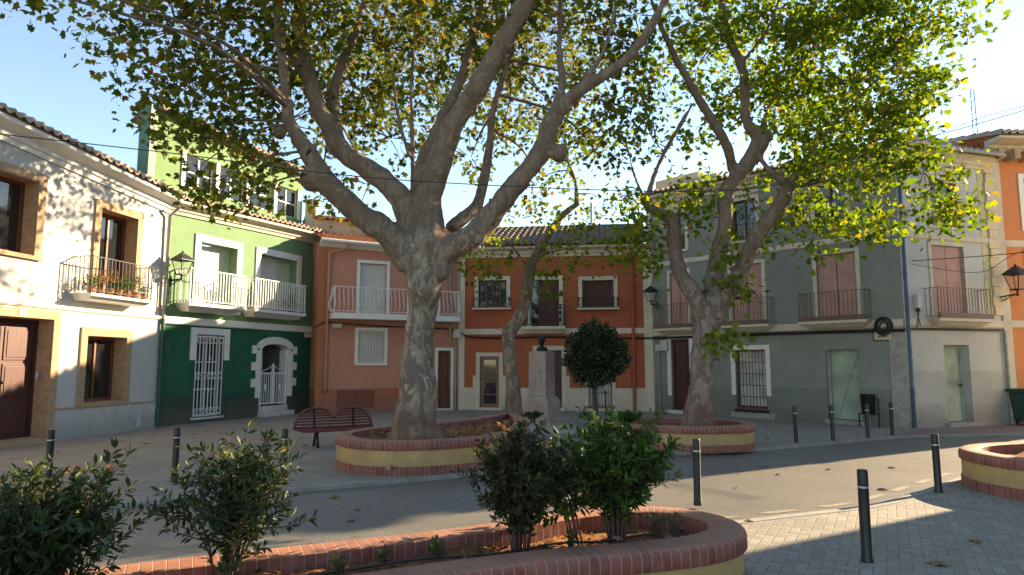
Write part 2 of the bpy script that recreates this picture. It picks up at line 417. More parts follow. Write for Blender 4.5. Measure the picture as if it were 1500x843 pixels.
def balcony(parent, fr, s0, s1, z, out, rmat, smat, hgt=.95, step=.1, style='straight', slab=.16, r=.009, label=None, taper=.12, base=None):
    prof = [(.02, z-slab), (-out+taper*1.2, z-slab), (-out+taper*.4, z-slab*.45), (-out, z-slab*.4), (-out, z), (.02, z)]
    mb = MB()
    if taper:
        n = len(mb.v)
        for s, k in ((s0, 0), (s1, 1)):
            sg = 1 if k == 0 else -1
            for i, (yy, zz) in enumerate(prof):
                inset = taper if i in (0, 1) else (taper*.3 if i == 2 else 0)
                mb.v.append((s+sg*inset, yy, zz))
        kk = len(prof); mb.f.append(tuple(n+i for i in range(kk))); mb.f.append(tuple(n+kk+i for i in reversed(range(kk))))
        for i in range(kk): mb.f.append((n+i, n+kk+i, n+kk+(i+1) % kk, n+(i+1) % kk))
        mb.m += [0]*(kk+2)
    else: mb.extr(prof, s0, s1)
    bal = part(mb, 'balcony', smat, parent, fr)
    if label: bal['label'] = label
    g = MB(); xa, xb, yo = s0+.04, s1-.04, -out+.05; zt = z+hgt; zb = z+.07
    def bar(x, y, dx, dy):
        if style == 'belly':
            pts = [(x, y, zb), (x+dx*.10, y+dy*.10, zb+.12), (x+dx*.13, y+dy*.13, zb+.28), (x+dx*.04, y+dy*.04, zb+.52), (x, y, zb+.7), (x, y, zt)]
            g.tube([tuple(p) for p in crom(pts, 3)], r, 5, cap=False)
        else: g.box(x-r, x+r, y-r, y+r, zb, zt)
    n = max(2, int((xb-xa)/step))
    for i in range(n+1): bar(xa+(xb-xa)*i/n, yo, 0, -1)
    m = max(1, int((-yo)/step))
    for i in range(1, m+1):
        y = yo + (-yo)*i/(m+.4)
        bar(xa, y, -1, 0); bar(xb, y, 1, 0)
    for zz, rr in ((zt, r*1.9), (zb, r*1.5)):
        g.box(xa-rr, xb+rr, yo-rr, yo+rr, zz-rr*.7, zz+rr*.7)
        g.box(xa-rr, xa+rr, yo+rr, 0, zz-rr*.7, zz+rr*.7); g.box(xb-rr, xb+rr, yo+rr, 0, zz-rr*.7, zz+rr*.7)
    for x in (xa, xb): g.box(x-r*1.6, x+r*1.6, yo-r*1.6, yo+r*1.6, z, zt+.03)
    if style == 'orn':
        for x in (xa+.14, xb-.14):
            for zz in (.25, .5, .72): g.ball((x, yo-.01, z+zz), (.05, .02, .09), 8, 6)
    part(g, 'railing', rmat, bal, fr)
    if base: part(MB().box(s0+.02, s1-.02, -out-.012, -out+.012, z+.003, z+base), 'kickboard', rmat, bal, fr)
    return bal
def pipe(parent, fr, pts, mat, r=.045, name='drainpipe', brackets=True):
    mb = MB().tube(pts, r, 10)
    if brackets:
        for k in range(len(pts)-1):
            a, b = Vector(pts[k]), Vector(pts[k+1])
            if abs(a.z-b.z) > 1.5:
                for t in (.12, .5, .88):
                    p = a.lerp(b, t); mb.tube([p-Vector((0, 0, .02)), p+Vector((0, 0, .02))], r*1.25, 10)
    return part(mb, name, mat, parent, fr, smooth=True)
def cablerun(parent, fr, pts, r=.012, name='wall_cable'):
    return part(MB().tube([tuple(p) for p in crom(pts, 4)], r, 5), name, M['cable'], parent, fr)

# =============================================================== WHITE HOUSE
fw_ = Frame(G(55, 650), G(228, 626))
wh = thing('white_house', fw_.a, 'white plastered two storey house with stone window frames, at the left of the square', 'house')
Lw = fw_.L
dr = (-1.75, .16, .12, 2.74, .42); lw = (1.2, 2.55, .80, 2.42, .38); uw = (-2.0, -.52, 4.10, 5.75, .38); bw = (1.38, 2.7, 3.42, 5.60, .38)
ow = (-5.2, -3.9, .85, 2.5, .3); ow2 = (-5.3, -4.0, 4.1, 5.7, .3)
wall(wh, fw_, M['white'], -12, Lw, 0, 7.40, 6.42, [dr, lw, uw, bw, ow, ow2])
for h, nm in ((lw, 0), (uw, 0), (ow, 0), (ow2, 0)):
    surround(wh, fw_, h, .2, M['sandstone'], .05, name='stone_frame', sill=0)
    glazed(wh, fw_, h, h[4]-.07, M['brown_wood'], 2, 1, .09)
    part(MB().box(h[0]+.3, h[1]-.3, h[4]+.06, h[4]+.07, h[2]+.1, h[3]-.1), 'curtain', M['curtain'], wh, fw_)
surround(wh, fw_, bw, .2, M['sandstone'], .05, bottom=False, name='stone_frame'); glazed(wh, fw_, bw, .30, M['brown_wood'], 2, 1, .1, 'balcony_door')
surround(wh, fw_, dr, .2, M['sandstone'], .05, bottom=False, name='stone_frame', zlow=.12)
door(wh, fw_, dr, .36, M['dark_wood'], 2, 3, 'dark carved double door under a stone lintel')
for h in (lw, uw, bw, dr, ow, ow2):      # stone lining of the reveals
    a, b, c, e, d = h; mb = MB(); mb.box(a-.001, a+.015, -.01, d-.08, c, e); mb.box(b-.015, b+.001, -.01, d-.08, c, e); mb.box(a+.015, b-.015, -.01, d-.08, e-.015, e+.001)
    mb.box(a+.015, b-.015, -.01, d-.08, c-.001, c+.015); part(mb, 'stone_reveal', M['sandstone'], wh, fw_)
part(MB().box(-1.9, .32, -.14, .42, 0, .115), 'door_step', M['sandstone'], wh, fw_, bevel=.01)
part(MB().box(.36, Lw-.02, -.035, .02, 0, .70), 'plinth', M['white'], wh, fw_); part(MB().box(-12, -1.97, -.035, .02, 0, .70), 'plinth', M['white'], wh, fw_)
part(MB().box(.36, Lw-.02, -.06, .02, .701, .735), 'plinth_ledge', M['sandstone'], wh, fw_)
part(MB().extr([(.02, 2.98), (-.03, 2.98), (-.07, 3.02), (-.07, 3.06), (.02, 3.10)], -12, Lw), 'band_course', M['white_trim'], wh, fw_)
cornice(wh, fw_, M['white_trim'], -12, Lw+.05, 7.45, 6.46, .42, .42)
roof(wh, fw_, M['tile_pale'], -12, Lw+.05, 7.52, 6.53, run=4, rise=.30, over=.50)
balcony(wh, fw_, .62, 2.80, 3.40, .55, M['iron'], M['white_trim'], .88, .12, r=.007, taper=.15, label='white balcony slab with thin black rails full of flower pots')
part(MB().box(-.80, -.62, -.062, -.03, 2.78, 2.90), 'number_tile', M['cream'], wh, fw_)
part(MB().box(.03, .05, .15, .22, 1.4, 1.55), 'intercom', M['box_grey'], wh, fw_)
part(MB().box(3.1, 3.22, -.075, -.03, .08, .5), 'meter_cover', M['box_grey'], wh, fw_)
def text_on(parent, fr, s, z, y, body, size, mat, name='lettering'):
    cu = bpy.data.curves.new(name, 'FONT'); cu.body = body; cu.size = size; cu.extrude = .002; cu.align_x = 'CENTER'; cu.align_y = 'CENTER'
    tmp = bpy.data.objects.new('tmp', cu); COL.objects.link(tmp); bpy.context.view_layer.update()
    me = bpy.data.meshes.new_from_object(tmp); bpy.data.objects.remove(tmp)
    off = rootloc(parent)
    for v in me.vertices: v.co = fr((s+v.co.x, y-v.co.z, z+v.co.y)) - off
    me.materials.clear(); me.materials.append(mat); o = link(bpy.data.objects.new(name, me)); o.parent = parent; return o
text_on(wh, fw_, -.71, 2.84, -.064, '5', .11, M['iron'])
pipe(wh, fw_, [(Lw-.03, -.38, 6.2), (Lw-.05, -.12, 5.95), (Lw-.05, -.08, 3.0)], M['pipe_grey'], .05)
pipe(wh, fw_, [(Lw-.05, -.08, 3.0), (Lw-.05, -.08, .02)], M['green_dark'], .055)

# =============================================================== GREEN HOUSE
fg = Frame(G(228, 626), G(460, 603)); Lg = fg.L
gh = thing('green_house', fg.a, 'green house with white balconies and an arched porch, between the white and the salmon house', 'house')
ra = fg.rect; g1 = ra(292, 350, 346, 450); g1 = (g1[0], g1[1], 3.30, 5.42, .35); g2 = ra(380, 375, 434, 455); g2 = (g2[0], g2[1], 3.30, 5.42, .35)
gw = (1.22, 2.32, .16, 2.62, .22); ga = (3.92, 5.28, .35, 2.42, 1.1)
wall(gh, fg, M['green'], 0, Lg, 0, 6.38, 6.52, [g1, g2, gw, ga], back=9)
for h in (g1, g2):
    surround(gh, fg, h, .22, M['white_trim'], .04, bottom=False, zlow=3.3)
    a, b, c, e, d = h; m_ = a+(b-a)*.62
    panel(gh, fg, (a, m_, c, e-.05), .30, M['shutter'], 'shutter'); panel(gh, fg, (m_, b, c, e-.05), .30, M['shutter_green'], 'shutter')
balcony(gh, fg, .38, 2.58, 3.50, .60, M['rail_white'], M['white_trim'], .98, .11, r=.011, slab=.24, taper=.22, label='left white balcony of the green house')
balcony(gh, fg, 2.95, 5.42, 3.50, .60, M['rail_white'], M['white_trim'], .98, .11, r=.011, slab=.24, taper=.22, label='right white balcony of the green house')
band(gh, fg, M['white_trim'], .05, Lg-.12, 2.87, 3.10, .09)
surround(gh, fg, (1.22, 2.32, .2, 2.62), .2, M['white_trim'], .045, bottom=False, zlow=1.85)
glazed(gh, fg, gw, .16, M['white_trim'], 2, 3, .07, pane='glass'); part(MB().box(1.3, 1.75, .26, .27, .5, 2.5), 'curtain', M['curtain'], gh, fg)
bars_grille(gh, fg, (1.26, 2.28, .22, 2.56), .0, M['rail_white'], 8, 2, .012, orn=True, label='ornate white wrought grille over the tall window')
part(MB().box(1.15, 2.40, -.05, .2, .10, .16), 'sill', M['marble'], gh, fg)
# arched porch: spandrels, quoined surround, gate, steps
a, b, c, e, d = ga; cx = (a+b)/2; hw = (b-a)/2; N = 14
arc = [(cx+hw*math.cos(math.pi*(1-i/N)), e-.22+.22*math.sin(math.pi*i/N)) for i in range(N+1)]
mb = MB(); mb.prism([(a, e)]+arc[:N//2+1]+[(cx, e)][:0]+[(cx, e+.001)], .0, .3)
mb.prism([(cx, e+.001)]+arc[N//2:]+[(b, e)], .0, .3); part(mb, 'arch_spandrel', M['white_trim'], gh, fg)
mb = MB(); o_ = .2; arco = [(cx+(hw+o_)*math.cos(math.pi*(1-i/N)), e-.12+.36*math.sin(math.pi*i/N)) for i in range(N+1)]
for i in range(N): mb.prism([arc[i], arc[i+1], arco[i+1], arco[i]], -.05, .02)
for sx, q in ((a, -1), (b, 1)):
    x0, x1 = (sx-.2, sx) if q < 0 else (sx, sx+.2); mb.box(x0, x1, -.05, .02, .62, e-.22)
    for k in range(3):
        zq = .98+k*.55; xx0, xx1 = (sx-.40, sx-.2) if q < 0 else (sx+.2, sx+.40); mb.box(xx0, xx1, -.05, .02, zq, zq+.27)
part(mb, 'quoined_surround', M['white_trim'], gh, fg)
part(MB().box(a, a+.10, .02, .3, .35, e-.2), 'porch_jamb', M['white_trim'], gh, fg); part(MB().box(b-.10, b, .02, .3, .35, e-.2), 'porch_jamb', M['white_trim'], gh, fg)
mb = MB(); mb.box(a+.001, a+.02, .3, 1.08, .35, e); mb.box(b-.02, b-.001, .3, 1.08, .35, e); mb.box(a+.02, b-.02, 1.08, 1.098, .35, e); mb.box(a+.02, b-.02, .3, 1.08, e-.02, e-.001); part(mb, 'porch_lining', M['porch'], gh, fg)
panel(gh, fg, (a+.15, a+.75, .36, 2.1), 1.03, M['dark'], 'door'); panel(gh, fg, (a+.85, b-.1, .36, 2.1), 1.03, M['box_grey'], 'door', label='grey inner door of the porch')
part(MB().ball((cx+.15, .7, 2.15), .05), 'porch_light', M['cream'], gh, fg, smooth='full')
mb = MB().box(a-.05, b+.05, -.32, -.001, 0, .16); mb.box(a+.001, b-.001, -.04, .5, .161, .34); part(mb, 'porch_steps', M['marble'], gh, fg, bevel=.012)
mb = MB()
for i in range(13):
    x = a+.08+(b-a-.16)*i/12; mb.box(x-.011, x+.011, .04, .062, .42, 1.46 if i != 6 else 1.78)
for z in (.42, 1.42): mb.box(a+.07, b-.07, .035, .067, z-.02, z+.02)
mb.box(cx-.055, cx+.055, .03, .075, .40, 1.62); mb.ball((cx, .05, 1.68), .06)
for sg in (-1, 1): mb.tube([(cx+sg*.06, .05, 1.66), (cx+sg*.3, .05, 1.56), (cx+sg*.6, .05, 1.46)], .012, 5); mb.ball((cx+sg*.34, .045, .95), (.05, .02, .12), 8, 6)
part(mb, 'gate', M['rail_white'], gh, fg)
cornice(gh, fg, M['cream'], 0.05, Lg+.05, 6.42, 6.58, .36, .36)
roof(gh, fg, M['tile_pale'], 0.05, Lg+.05, 6.50, 6.66, run=.75, rise=.25, over=.42, rows=2)
# set back attic storey
ua, ub, uc, ue = 1.2, 6.45, 7.2, 8.25
uh = [(ua+.0, ua+1.15, uc, ue, .18), (ua+1.35, ua+2.5, uc, ue, .18), (ua+2.7, ua+3.85, uc, ue, .18), (ua+4.05, ua+5.2, uc, ue, .18)]
fg2 = Frame(fg((0, .75, 0)), fg((Lg, .75, 0)))
M['green_attic'] = plaster('attic_plaster', [(20, (.16, .27, .12))], .12, .25, .1)
wall(gh, fg2, M['green_attic'], 0, Lg-.15, 6.3, 9.25, 9.0, uh, back=.30, name='attic_wall')
for h in uh:
    glazed(gh, fg2, h, .1, M['white_trim'], 2, 2, .05, 'attic_window')
for x in (ua-.1, ua+1.25, ua+2.6, ua+3.95, ub-.02): part(MB().box(x-.07, x+.07, -.04, .02, uc-.05, ue+.05), 'mullion', M['white_trim'], gh, fg2)
part(MB().box(-.02, .0-.001, -.1, .35, 6.4, 9.4), 'party_wall', M['green_dark'], gh, fg2); part(MB().box(-.25, -.021, -.15, .3, 6.2, 9.3), 'party_wall', M['green_dark'], gh, fg2)
roof(gh, fg2, M['tile_pale'], 0, Lg-.1, 9.3, 9.05, run=.5, rise=.25, over=.3)
part(MB().box(Lg-.14, Lg+.1, .1, .6, 6.9, 8.0), 'chimney', M['white'], gh, fg)
part(MB().box(Lg-.75, Lg-.4, -.1, -.05, 2.70, 2.86), 'wall_plaque', M['cream'], gh, fg)
part(MB().box(.02, .2, -.14, -.01, 2.05, 2.5), 'cable_box', M['green_dark'], gh, fg)

# =============================================================== SALMON HOUSE
fs = Frame(G(460, 607), G(671, 600.5)); Ls = fs.L
sh = thing('salmon_house', fs.a, 'salmon pink two storey house with orange roof tiles behind the big plane tree', 'house')
rs = fs.rect
d1 = rs(527, 391, 566, 458); d1 = (d1[0], d1[1], 3.55, 5.42, .16); sft = rs(601, 397, 640, 458); d2 = (sft[0], sft[1], 3.5, 5.4, .16)
w1 = rs(524, 485, 563, 532)+(.14,); dd = rs(641, 519, 660, 598); dd = (dd[0], dd[1], .08, 2.24, .2)
wall(sh, fs, M['salmon'], 0, Ls, 0, 6.10, 6.0, [d1, d2, w1, dd], back=6)
for h in (d1, d2):
    surround(sh, fs, h, .12, M['white_trim'], .03, bottom=False); panel(sh, fs, h, .1, M['shutter'], 'roller_shutter')
surround(sh, fs, w1, .11, M['white_trim'], .03); panel(sh, fs, w1, .1, M['shutter'], 'roller_shutter')
bars_grille(sh, fs, (w1[0]+.02, w1[1]-.02, w1[2]+.02, w1[3]-.02), .0, M['rail_white'], 9, 2, .008)
surround(sh, fs, dd, .11, M['white_trim'], .03, bottom=False, name='door_surround'); door(sh, fs, dd, .14, M['brown_wood'], 1, 3, 'brown panelled wooden door')
part(MB().box(dd[0]-.1, dd[1]+.1, -.12, .18, 0, .075), 'door_step', M['marble'], sh, fs)
part(MB().box(.0, .24, -.03, .02, 0, 5.88), 'pilaster', plaster('terracotta_paint', [(9, (.44, .16, .075))]), sh, fs)
balcony(sh, fs, .42, Ls-.25, 3.52, .75, M['rail_white'], M['white_trim'], .92, .15, 'belly', slab=.2, r=.010, taper=0, label='long white balcony with pot bellied rails')
v0, v1, v2, v3 = rs(493, 571, 548, 598)
for i in range(4):
    for j in range(2):
        part(MB().box(v0+(v1-v0)*i/4+.015, v0+(v1-v0)*(i+1)/4-.015, -.03, .01, v2+(v3-v2)*j/2+.015, v2+(v3-v2)*(j+1)/2-.015), 'vent', M['vent'], sh, fs)
cornice(sh, fs, M['white_trim'], .02, Ls-.02, 6.14, 6.04, .20, .28)
roof(sh, fs, M['tile_orange'], .02, Ls-.02, 6.22, 6.12, run=1.0, rise=.3, over=.32, rows=3)
part(MB().tube([(.0, -.40, 6.12), (Ls, -.40, 6.02)], .06, 10), 'gutter', M['white_trim'], sh, fs, smooth=True)
pipe(sh, fs, [(.95, -.36, 6.05), (.95, -.3, 5.9), (.36, -.08, 5.68), (.34, -.07, .75)], M['salmon'], .045)
pipe(sh, fs, [(Ls-.42, -.30, 6.1), (Ls-.40, -.08, 5.8), (Ls-.38, -.07, 2.6), (Ls-.16, -.07, 2.45), (Ls-.14, -.07, .05)], M['pipe_grey'], .04)
part(MB().box(-.02, Ls+.3, 1.1, 5.9, 5.7, 7.15), 'upper_wall', M['beige'], sh, fs)
roof(sh, fs, M['tile_orange'], -.05, Ls+.3, 7.20, 7.20, run=2.2, rise=.2, over=.15, y0=1.1)
part(MB().box(.52, .85, -.14, -.01, 3.02, 3.16), 'junction_box', M['box_grey'], sh, fs)
cablerun(sh, fs, [(-.1, -.06, 3.0), (.3, -.05, 3.22), (.9, -.05, 3.2), (2.6, -.05, 3.12), (Ls-.6, -.05, 3.06), (Ls-.1, -.06, 2.9)], .018)
cablerun(sh, fs, [(.3, -.08, 3.18), (1.8, -.06, 3.1), (Ls-.6, -.06, 3.1), (Ls-.1, -.1, 3.0)], .012)

# =============================================================== RED HOUSE
fr_ = Frame(G(671, 600.5), G(954, 603)); Lr = fr_.L
rh = thing('red_house', fr_.a, 'brick red house with cream trim and old brown roof tiles behind the monument', 'house')
rr_ = fr_.rect
ul = rr_(701, 411, 742, 450)+(.18,); ur = rr_(853, 411, 899, 450)+(.18,); bd = rr_(778, 411, 819, 474); bd = (bd[0], bd[1], 3.16, 4.95, .18)
gl = rr_(703, 524, 731, 600); gl = (gl[0], gl[1], .1, 2.02, .16); cd_ = rr_(787, 515, 823, 597); cd_ = (cd_[0], cd_[1], .12, 2.25, .22); gr = rr_(862, 566, 897, 600); gr = (gr[0], gr[1], .16, 1.95, .16)
wall(rh, fr_, M['red'], 0, Lr, 0, 6.12, 6.12, [ul, ur, bd, gl, cd_, gr], back=8)
for h, l in ((ul, 'left'), (ur, 'right')):
    surround(rh, fr_, h, .15, M['cream'], .04, sill=.0)
    glazed(rh, fr_, (h[0], h[1], h[2], h[3]), .12, M['dark_wood'], 4, 1, .05, mid=.09)
    a, b, c, e = h[:4]; mb = MB(); yy = -.24
    for i in range(13):
        x = a-.12+(b-a+.24)*i/12; mb.box(x-.008, x+.008, yy-.008, yy+.008, c-.03, c+.34)
    for x in (a-.14, b+.14):
        mb.box(x-.015, x+.015, yy-.01, .0, c+.32, c+.35); mb.box(x-.015, x+.015, yy-.01, .0, c-.05, c-.02)
        for k in range(2): mb.ball((x, yy, c+.08+.16*k), (.035, .03, .06), 8, 6)
    for z in (c-.035, c+.335): mb.box(a-.15, b+.15, yy-.012, yy+.012, z-.012, z+.012)
    part(mb, 'window_railing', M['iron'], rh, fr_)
    part(MB().box(a-.2, b+.2, -.28, .02, c-.11, c-.05), 'sill', M['cream'], rh, fr_)
panel(rh, fr_, (ur[0]+.06, ur[1]-.06, ur[2], ur[3]), .10, M['louvre'], 'shutter')
surround(rh, fr_, bd, .15, M['cream'], .04, bottom=False); panel(rh, fr_, (bd[0], bd[0]+.28, bd[2], bd[3]), .12, M['glass'], 'pane')
panel(rh, fr_, (bd[0]+.28, bd[1], bd[2], bd[3]), .12, M['louvre'], 'shutter')
s0, _ = fr_.at(765, 480); s1, _ = fr_.at(829, 480)
balcony(rh, fr_, s0, s1, 3.14, .5, M['iron'], M['cream'], .82, .1, 'orn', slab=.26, r=.009, taper=.16, label='cream balcony with black wrought rails over the central door')
M['bar_wood'] = M['light_wood']
surround(rh, fr_, gl, .15, M['cream'], .04, bottom=False, name='door_surround')
a, b, c, e = gl[:4]; o = glazed(rh, fr_, (a, b, c, e), .08, M['light_wood'], 1, 4, .13, 'glazed_door')
surround(rh, fr_, cd_, .17, M['cream'], .04, bottom=False, name='door_surround'); door(rh, fr_, cd_, .16, M['dark_wood'], 1, 3, 'dark red wooden door behind the monument')
surround(rh, fr_, gr, .13, M['cream'], .04, bottom=False); glazed(rh, fr_, gr, .1, M['white_trim'], 2, 2, .06)
M['blue_blind'] = slats('blue_blind', (.03, .06, .22), .05)
panel(rh, fr_, (gr[0]+.03, gr[1]-.03, 1.1, gr[3]), .06, M['blue_blind'], 'blind'); panel(rh, fr_, (gr[0]+.03, gr[1]-.03, gr[2]+.03, 1.09), .07, M['curtain'], 'curtain')
bars_grille(rh, fr_, (gr[0]+.04, gr[1]-.04, .2, 1.12), -.02, M['iron'], 7, 3, .008)
part(MB().box(0, .24, -.045, .02, 0, 5.83), 'pilaster', M['cream'], rh, fr_, bevel=.008); part(MB().box(Lr-.2, Lr, -.045, .02, 0, 5.83), 'pilaster', M['cream'], rh, fr_, bevel=.008)
band(rh, fr_, M['cream'], .24, Lr-.2, 2.86, 3.08, .05)
segs = [.24, gl[0]-.15, gl[1]+.15, cd_[0]-.17, cd_[1]+.17, gr[0]-.13, gr[1]+.13, Lr-.2]
for i in range(0, 8, 2): part(MB().box(segs[i]+.001, segs[i+1]-.001, -.03, .02, 0, .84), 'tiled_dado', M['cream_tile'], rh, fr_)
for x0, x1 in ((gl[0]-.27, gl[0]-.151), (gl[1]+.151, gl[1]+.27), (cd_[0]-.29, cd_[0]-.171), (cd_[1]+.171, cd_[1]+.29)): part(MB().box(x0, x1, -.032, .02, .842, 1.3), 'quoin', M['cream'], rh, fr_)
for h in (gl, cd_, gr): part(MB().box(h[0]-.14, h[1]+.14, -.16, .14, 0, .095), 'door_step', M['marble'], rh, fr_)
cornice(rh, fr_, M['cream'], -.02, Lr+.02, 6.22, 6.22, .38, .34)
roof(rh, fr_, M['tile_old'], -.02, Lr+.02, 6.30, 6.30, run=3.6, rise=.36, over=.45)
pipe(rh, fr_, [(Lr-.6, -.34, 6.1), (Lr-.6, -.08, 5.7), (Lr-.6, -.07, .03)], plain('red_pipe', (.40, .09, .035), .6), .06)
pipe(rh, fr_, [(-.02, -.12, 5.8), (-.02, -.11, 3.15)], M['pipe_grey'], .035)
part(MB().box(-.18, .1, -.18, -.05, 2.75, 3.05), 'junction_box', M['box_grey'], rh, fr_)
for k in range(3): cablerun(rh, fr_, [(.1, -.08, 2.95), (.4, -.07, 2.80-.02*k), (1.4, -.06, 2.76-.03*k), (3.5, -.06, 2.77-.02*k), (Lr-.3, -.06, 2.72-.03*k), (Lr+.1, -.08, 2.75-.03*k)], .013)

# =============================================================== GREY CORNER HOUSE (two facades)
fe = Frame(G(954, 603), G(1335, 628)); Le = fe.L; ff = Frame(G(1335, 628), G(1480, 622)); Lf = ff.L
ch = thing('grey_corner_house', fe.a, 'worn grey green three storey corner house with pink blinds, right of the second plane tree', 'house')
re_ = fe.rect; rf_ = ff.rect
ed = re_(984, 503, 1011, 600); ed = (ed[0], ed[1], .12, 2.62, .2); ew = re_(1078, 514, 1123, 602); ew = (ew[0], ew[1], .28, 2.2, .22); eg = re_(1211, 514, 1261, 612); eg = (eg[0], eg[1], .12, 2.16, .25)
f1 = [re_(1072, 386, 1117, 472), re_(1197, 371, 1255, 466), re_(982, 392, 1008, 476)]
f1 = [(q[0], q[1], 3.02, 5.02, .14) for q in f1]
s2 = [(f1[0][0]+.12, f1[0][1]-.12, 5.85, 7.2, .16), (f1[1][0]+.05, f1[1][1]-.2, 5.85, 7.2, .16), (f1[2][0]+.05, f1[2][1]-.05, 5.85, 7.2, .16)]
HT = 7.75
wall(ch, fe, M['grey'], 0, Le, 0, 7.95, HT, [ed, ew, eg]+f1+s2, back=7)
fd = rf_(1384, 508, 1423, 615); fd = (fd[0]+.05, fd[1], .12, 2.28, .35); fb = rf_(1366, 357, 1413, 462); fb = (fb[0], fb[1], 3.05, 5.12, .14); fc = (fb[0]+.1, fb[1]-.1, 5.7, 7.0, .16)
wall(ch, ff, M['grey_pale'], 0, Lf, 0, HT, HT+.05, [fd, fb, fc], back=6.5, name='side_wall')
door(ch, ff, fd, .26, M['boards'], 1, 2, 'pale green flaking wooden door'); part(MB().box(fd[0]-.1, fd[1]+.25, -.14, .2, 0, .115), 'door_step', M['concrete'], ch, ff)
surround(ch, fe, ed, .16, M['white_trim'], .035, bottom=False, name='door_surround', zlow=.62); door(ch, fe, ed, .14, M['dark_wood'], 1, 3, 'dark panelled wooden door')
surround(ch, fe, ew, .15, M['white_trim'], .035, bottom=False, zlow=.72); glazed(ch, fe, ew, .16, M['brown_wood'], 3, 1, .06); panel(ch, fe, (ew[0]+.08, ew[1]-.06, ew[2]+.1, ew[3]-.05), .14, M['curtain'], 'curtain')
bars_grille(ch, fe, (ew[0]+.03, ew[1]-.03, ew[2]+.03, ew[3]-.03), .02, M['rail_brown'], 9, 6, .009)
part(MB().box(ew[0]-.05, ew[1]+.05, -.06, .2, ew[2]-.10, ew[2]-.01), 'sill', M['dark'], ch, fe)
bdr = panel(ch, fe, eg, .2, M['boards'], 'boarded_door', 'pale green boarded up doorway'); part(MB().box(eg[0]+.02, eg[1]-.02, .185, .198, eg[2]+.95, eg[2]+1.03), 'batten', M['boards'], bdr, fe); part(MB().prism([(eg[0]+.15, eg[2]+.1), (eg[0]+.24, eg[2]+.1), (eg[1]-.10, eg[3]-.1), (eg[1]-.19, eg[3]-.1)], .170, .184), 'batten', M['boards'], bdr, fe); part(MB().box(eg[0], eg[0]+.09, .1, .2, eg[2], eg[3]), 'door_frame', M['concrete'], ch, fe)
mb = MB()
for (x, z, x2, z2) in ((.22, 1.9, .9, .9), (.9, .9, .25, .1)): pass
part(MB().box(eg[0]-.05, eg[1]+.1, -.16, .2, 0, .115), 'door_step', M['concrete'], ch, fe); part(MB().box(ed[0]-.1, ed[1]+.1, -.2, .14, 0, .11), 'door_step', M['marble'], ch, fe)
part(MB().box(ew[0]-.2, ew[1]+.25, -.03, .01, 0, .18), 'repair_patch', M['concrete'], ch, fe)
for fr2, h in [(fe, q) for q in f1]+[(ff, fb)]:
    surround(ch, fr2, h, .12, M['cream'], .03, bottom=False); xm = (h[0]+h[1])/2; panel(ch, fr2, (h[0], xm-.008, h[2], h[3]), .06, M['pink_blind'], 'blind'); panel(ch, fr2, (xm+.008, h[1], h[2], h[3]), .065, M['pink_blind'], 'blind')
    balcony(ch, fr2, h[0]-.42, h[1]+.42, 3.0, .48, M['rail_brown'], M['cream'], .85, .115, r=.006, slab=.2, taper=.2, base=.14)
for fr2, h in [(fe, q) for q in s2]+[(ff, fc)]:
    surround(ch, fr2, h, .13, M['cream'], .03); glazed(ch, fr2, h, .1, M['dark_wood'], 2, 1, .06); bars_grille(ch, fr2, (h[0]+.02, h[1]-.02, h[2], h[2]+.62), -.05, M['rail_brown'], 9, 2, .007)
    part(MB().box(h[0]-.1, h[1]+.1, -.02, .02, h[3]+.2, h[3]+.34), 'lintel', M['cream'], ch, fr2)
band(ch, fe, M['cream'], .2, Le-.02, 2.76, 2.98, .055); band(ch, fe, M['cream'], .2, Le-.02, 5.32, 5.50, .045)
band(ch, ff, M['cream'], .0, Lf+.01, 2.78, 3.0, .055); band(ch, ff, M['cream'], .0, Lf+.01, 5.28, 5.45, .045)
part(MB().box(.0, .19, -.05, .02, 0, 7.6), 'pilaster', M['cream'], ch, fe, bevel=.008)
part(MB().box(Le-.42, Le-.004, -.035, .02, .0, 2.757), 'pilaster', M['concrete'], ch, fe)
q = MB()
for k in range(27): q.box(Lf-.36+(.05 if k % 2 else 0), Lf, -.06, .02, .02+k*.285 if k else 3.02, min(7.6, .02+k*.285+.275) if k else 3.03) if (k*.285 > 3.0) else None
part(q, 'quoins', plain('quoin_stone', (.62, .50, .34), .8, var=.12), ch, ff)
part(MB().box(Lf-.6, Lf-.37, -.012, .01, 3.02, 7.4), 'yellow_stripe', plain('yellow_paint', (.52, .47, .25), .8, var=.2), ch, ff)
cornice(ch, fe, M['cream'], 0, Le+.03, 8.02, HT+.07, .34, .30); cornice(ch, ff, M['cream'], -.03, Lf, HT+.07, HT+.12, .34, .30)
roof(ch, fe, M['tile_pale'], 0, Le+.15, 8.10, HT+.15, run=3.4, rise=.2, over=.40); roof(ch, ff, M['tile_pale'], -.1, Lf, HT+.15, HT+.2, run=3.0, rise=.2, over=.40)
part(MB().tube([(-.1, -.46, HT+.09), (Lf, -.46, HT+.14)], .06, 10), 'gutter', M['pipe_grey'], ch, ff, smooth=True)
part(MB().box(1.5, Lf+.1, 1.0, 6, 7.2, 8.75), 'upper_wall', M['concrete'], ch, ff)
part(MB().box(-2.6, -.35, 4.0, 8, 5.5, 9.9), 'upper_wall', M['beige'], ch, fe); part(MB().box(-.35, 1.4, 2.6, 8, 5.5, 9.2), 'upper_wall', M['beige'], ch, fe)
pipe(ch, ff, [(.0, -.42, 7.7), (.02, -.1, 7.3), (.02, -.09, 1.1)], M['pipe_blue'], .05); pipe(ch, ff, [(.02, -.09, 1.1), (.02, -.09, .02)], plain('dark_pipe', (.03, .06, .10), .6), .055, brackets=False)
pipe(ch, ff, [(Lf-.06, -.1, 2.7), (Lf-.05, -.1, .03)], M['pipe_grey'], .035)
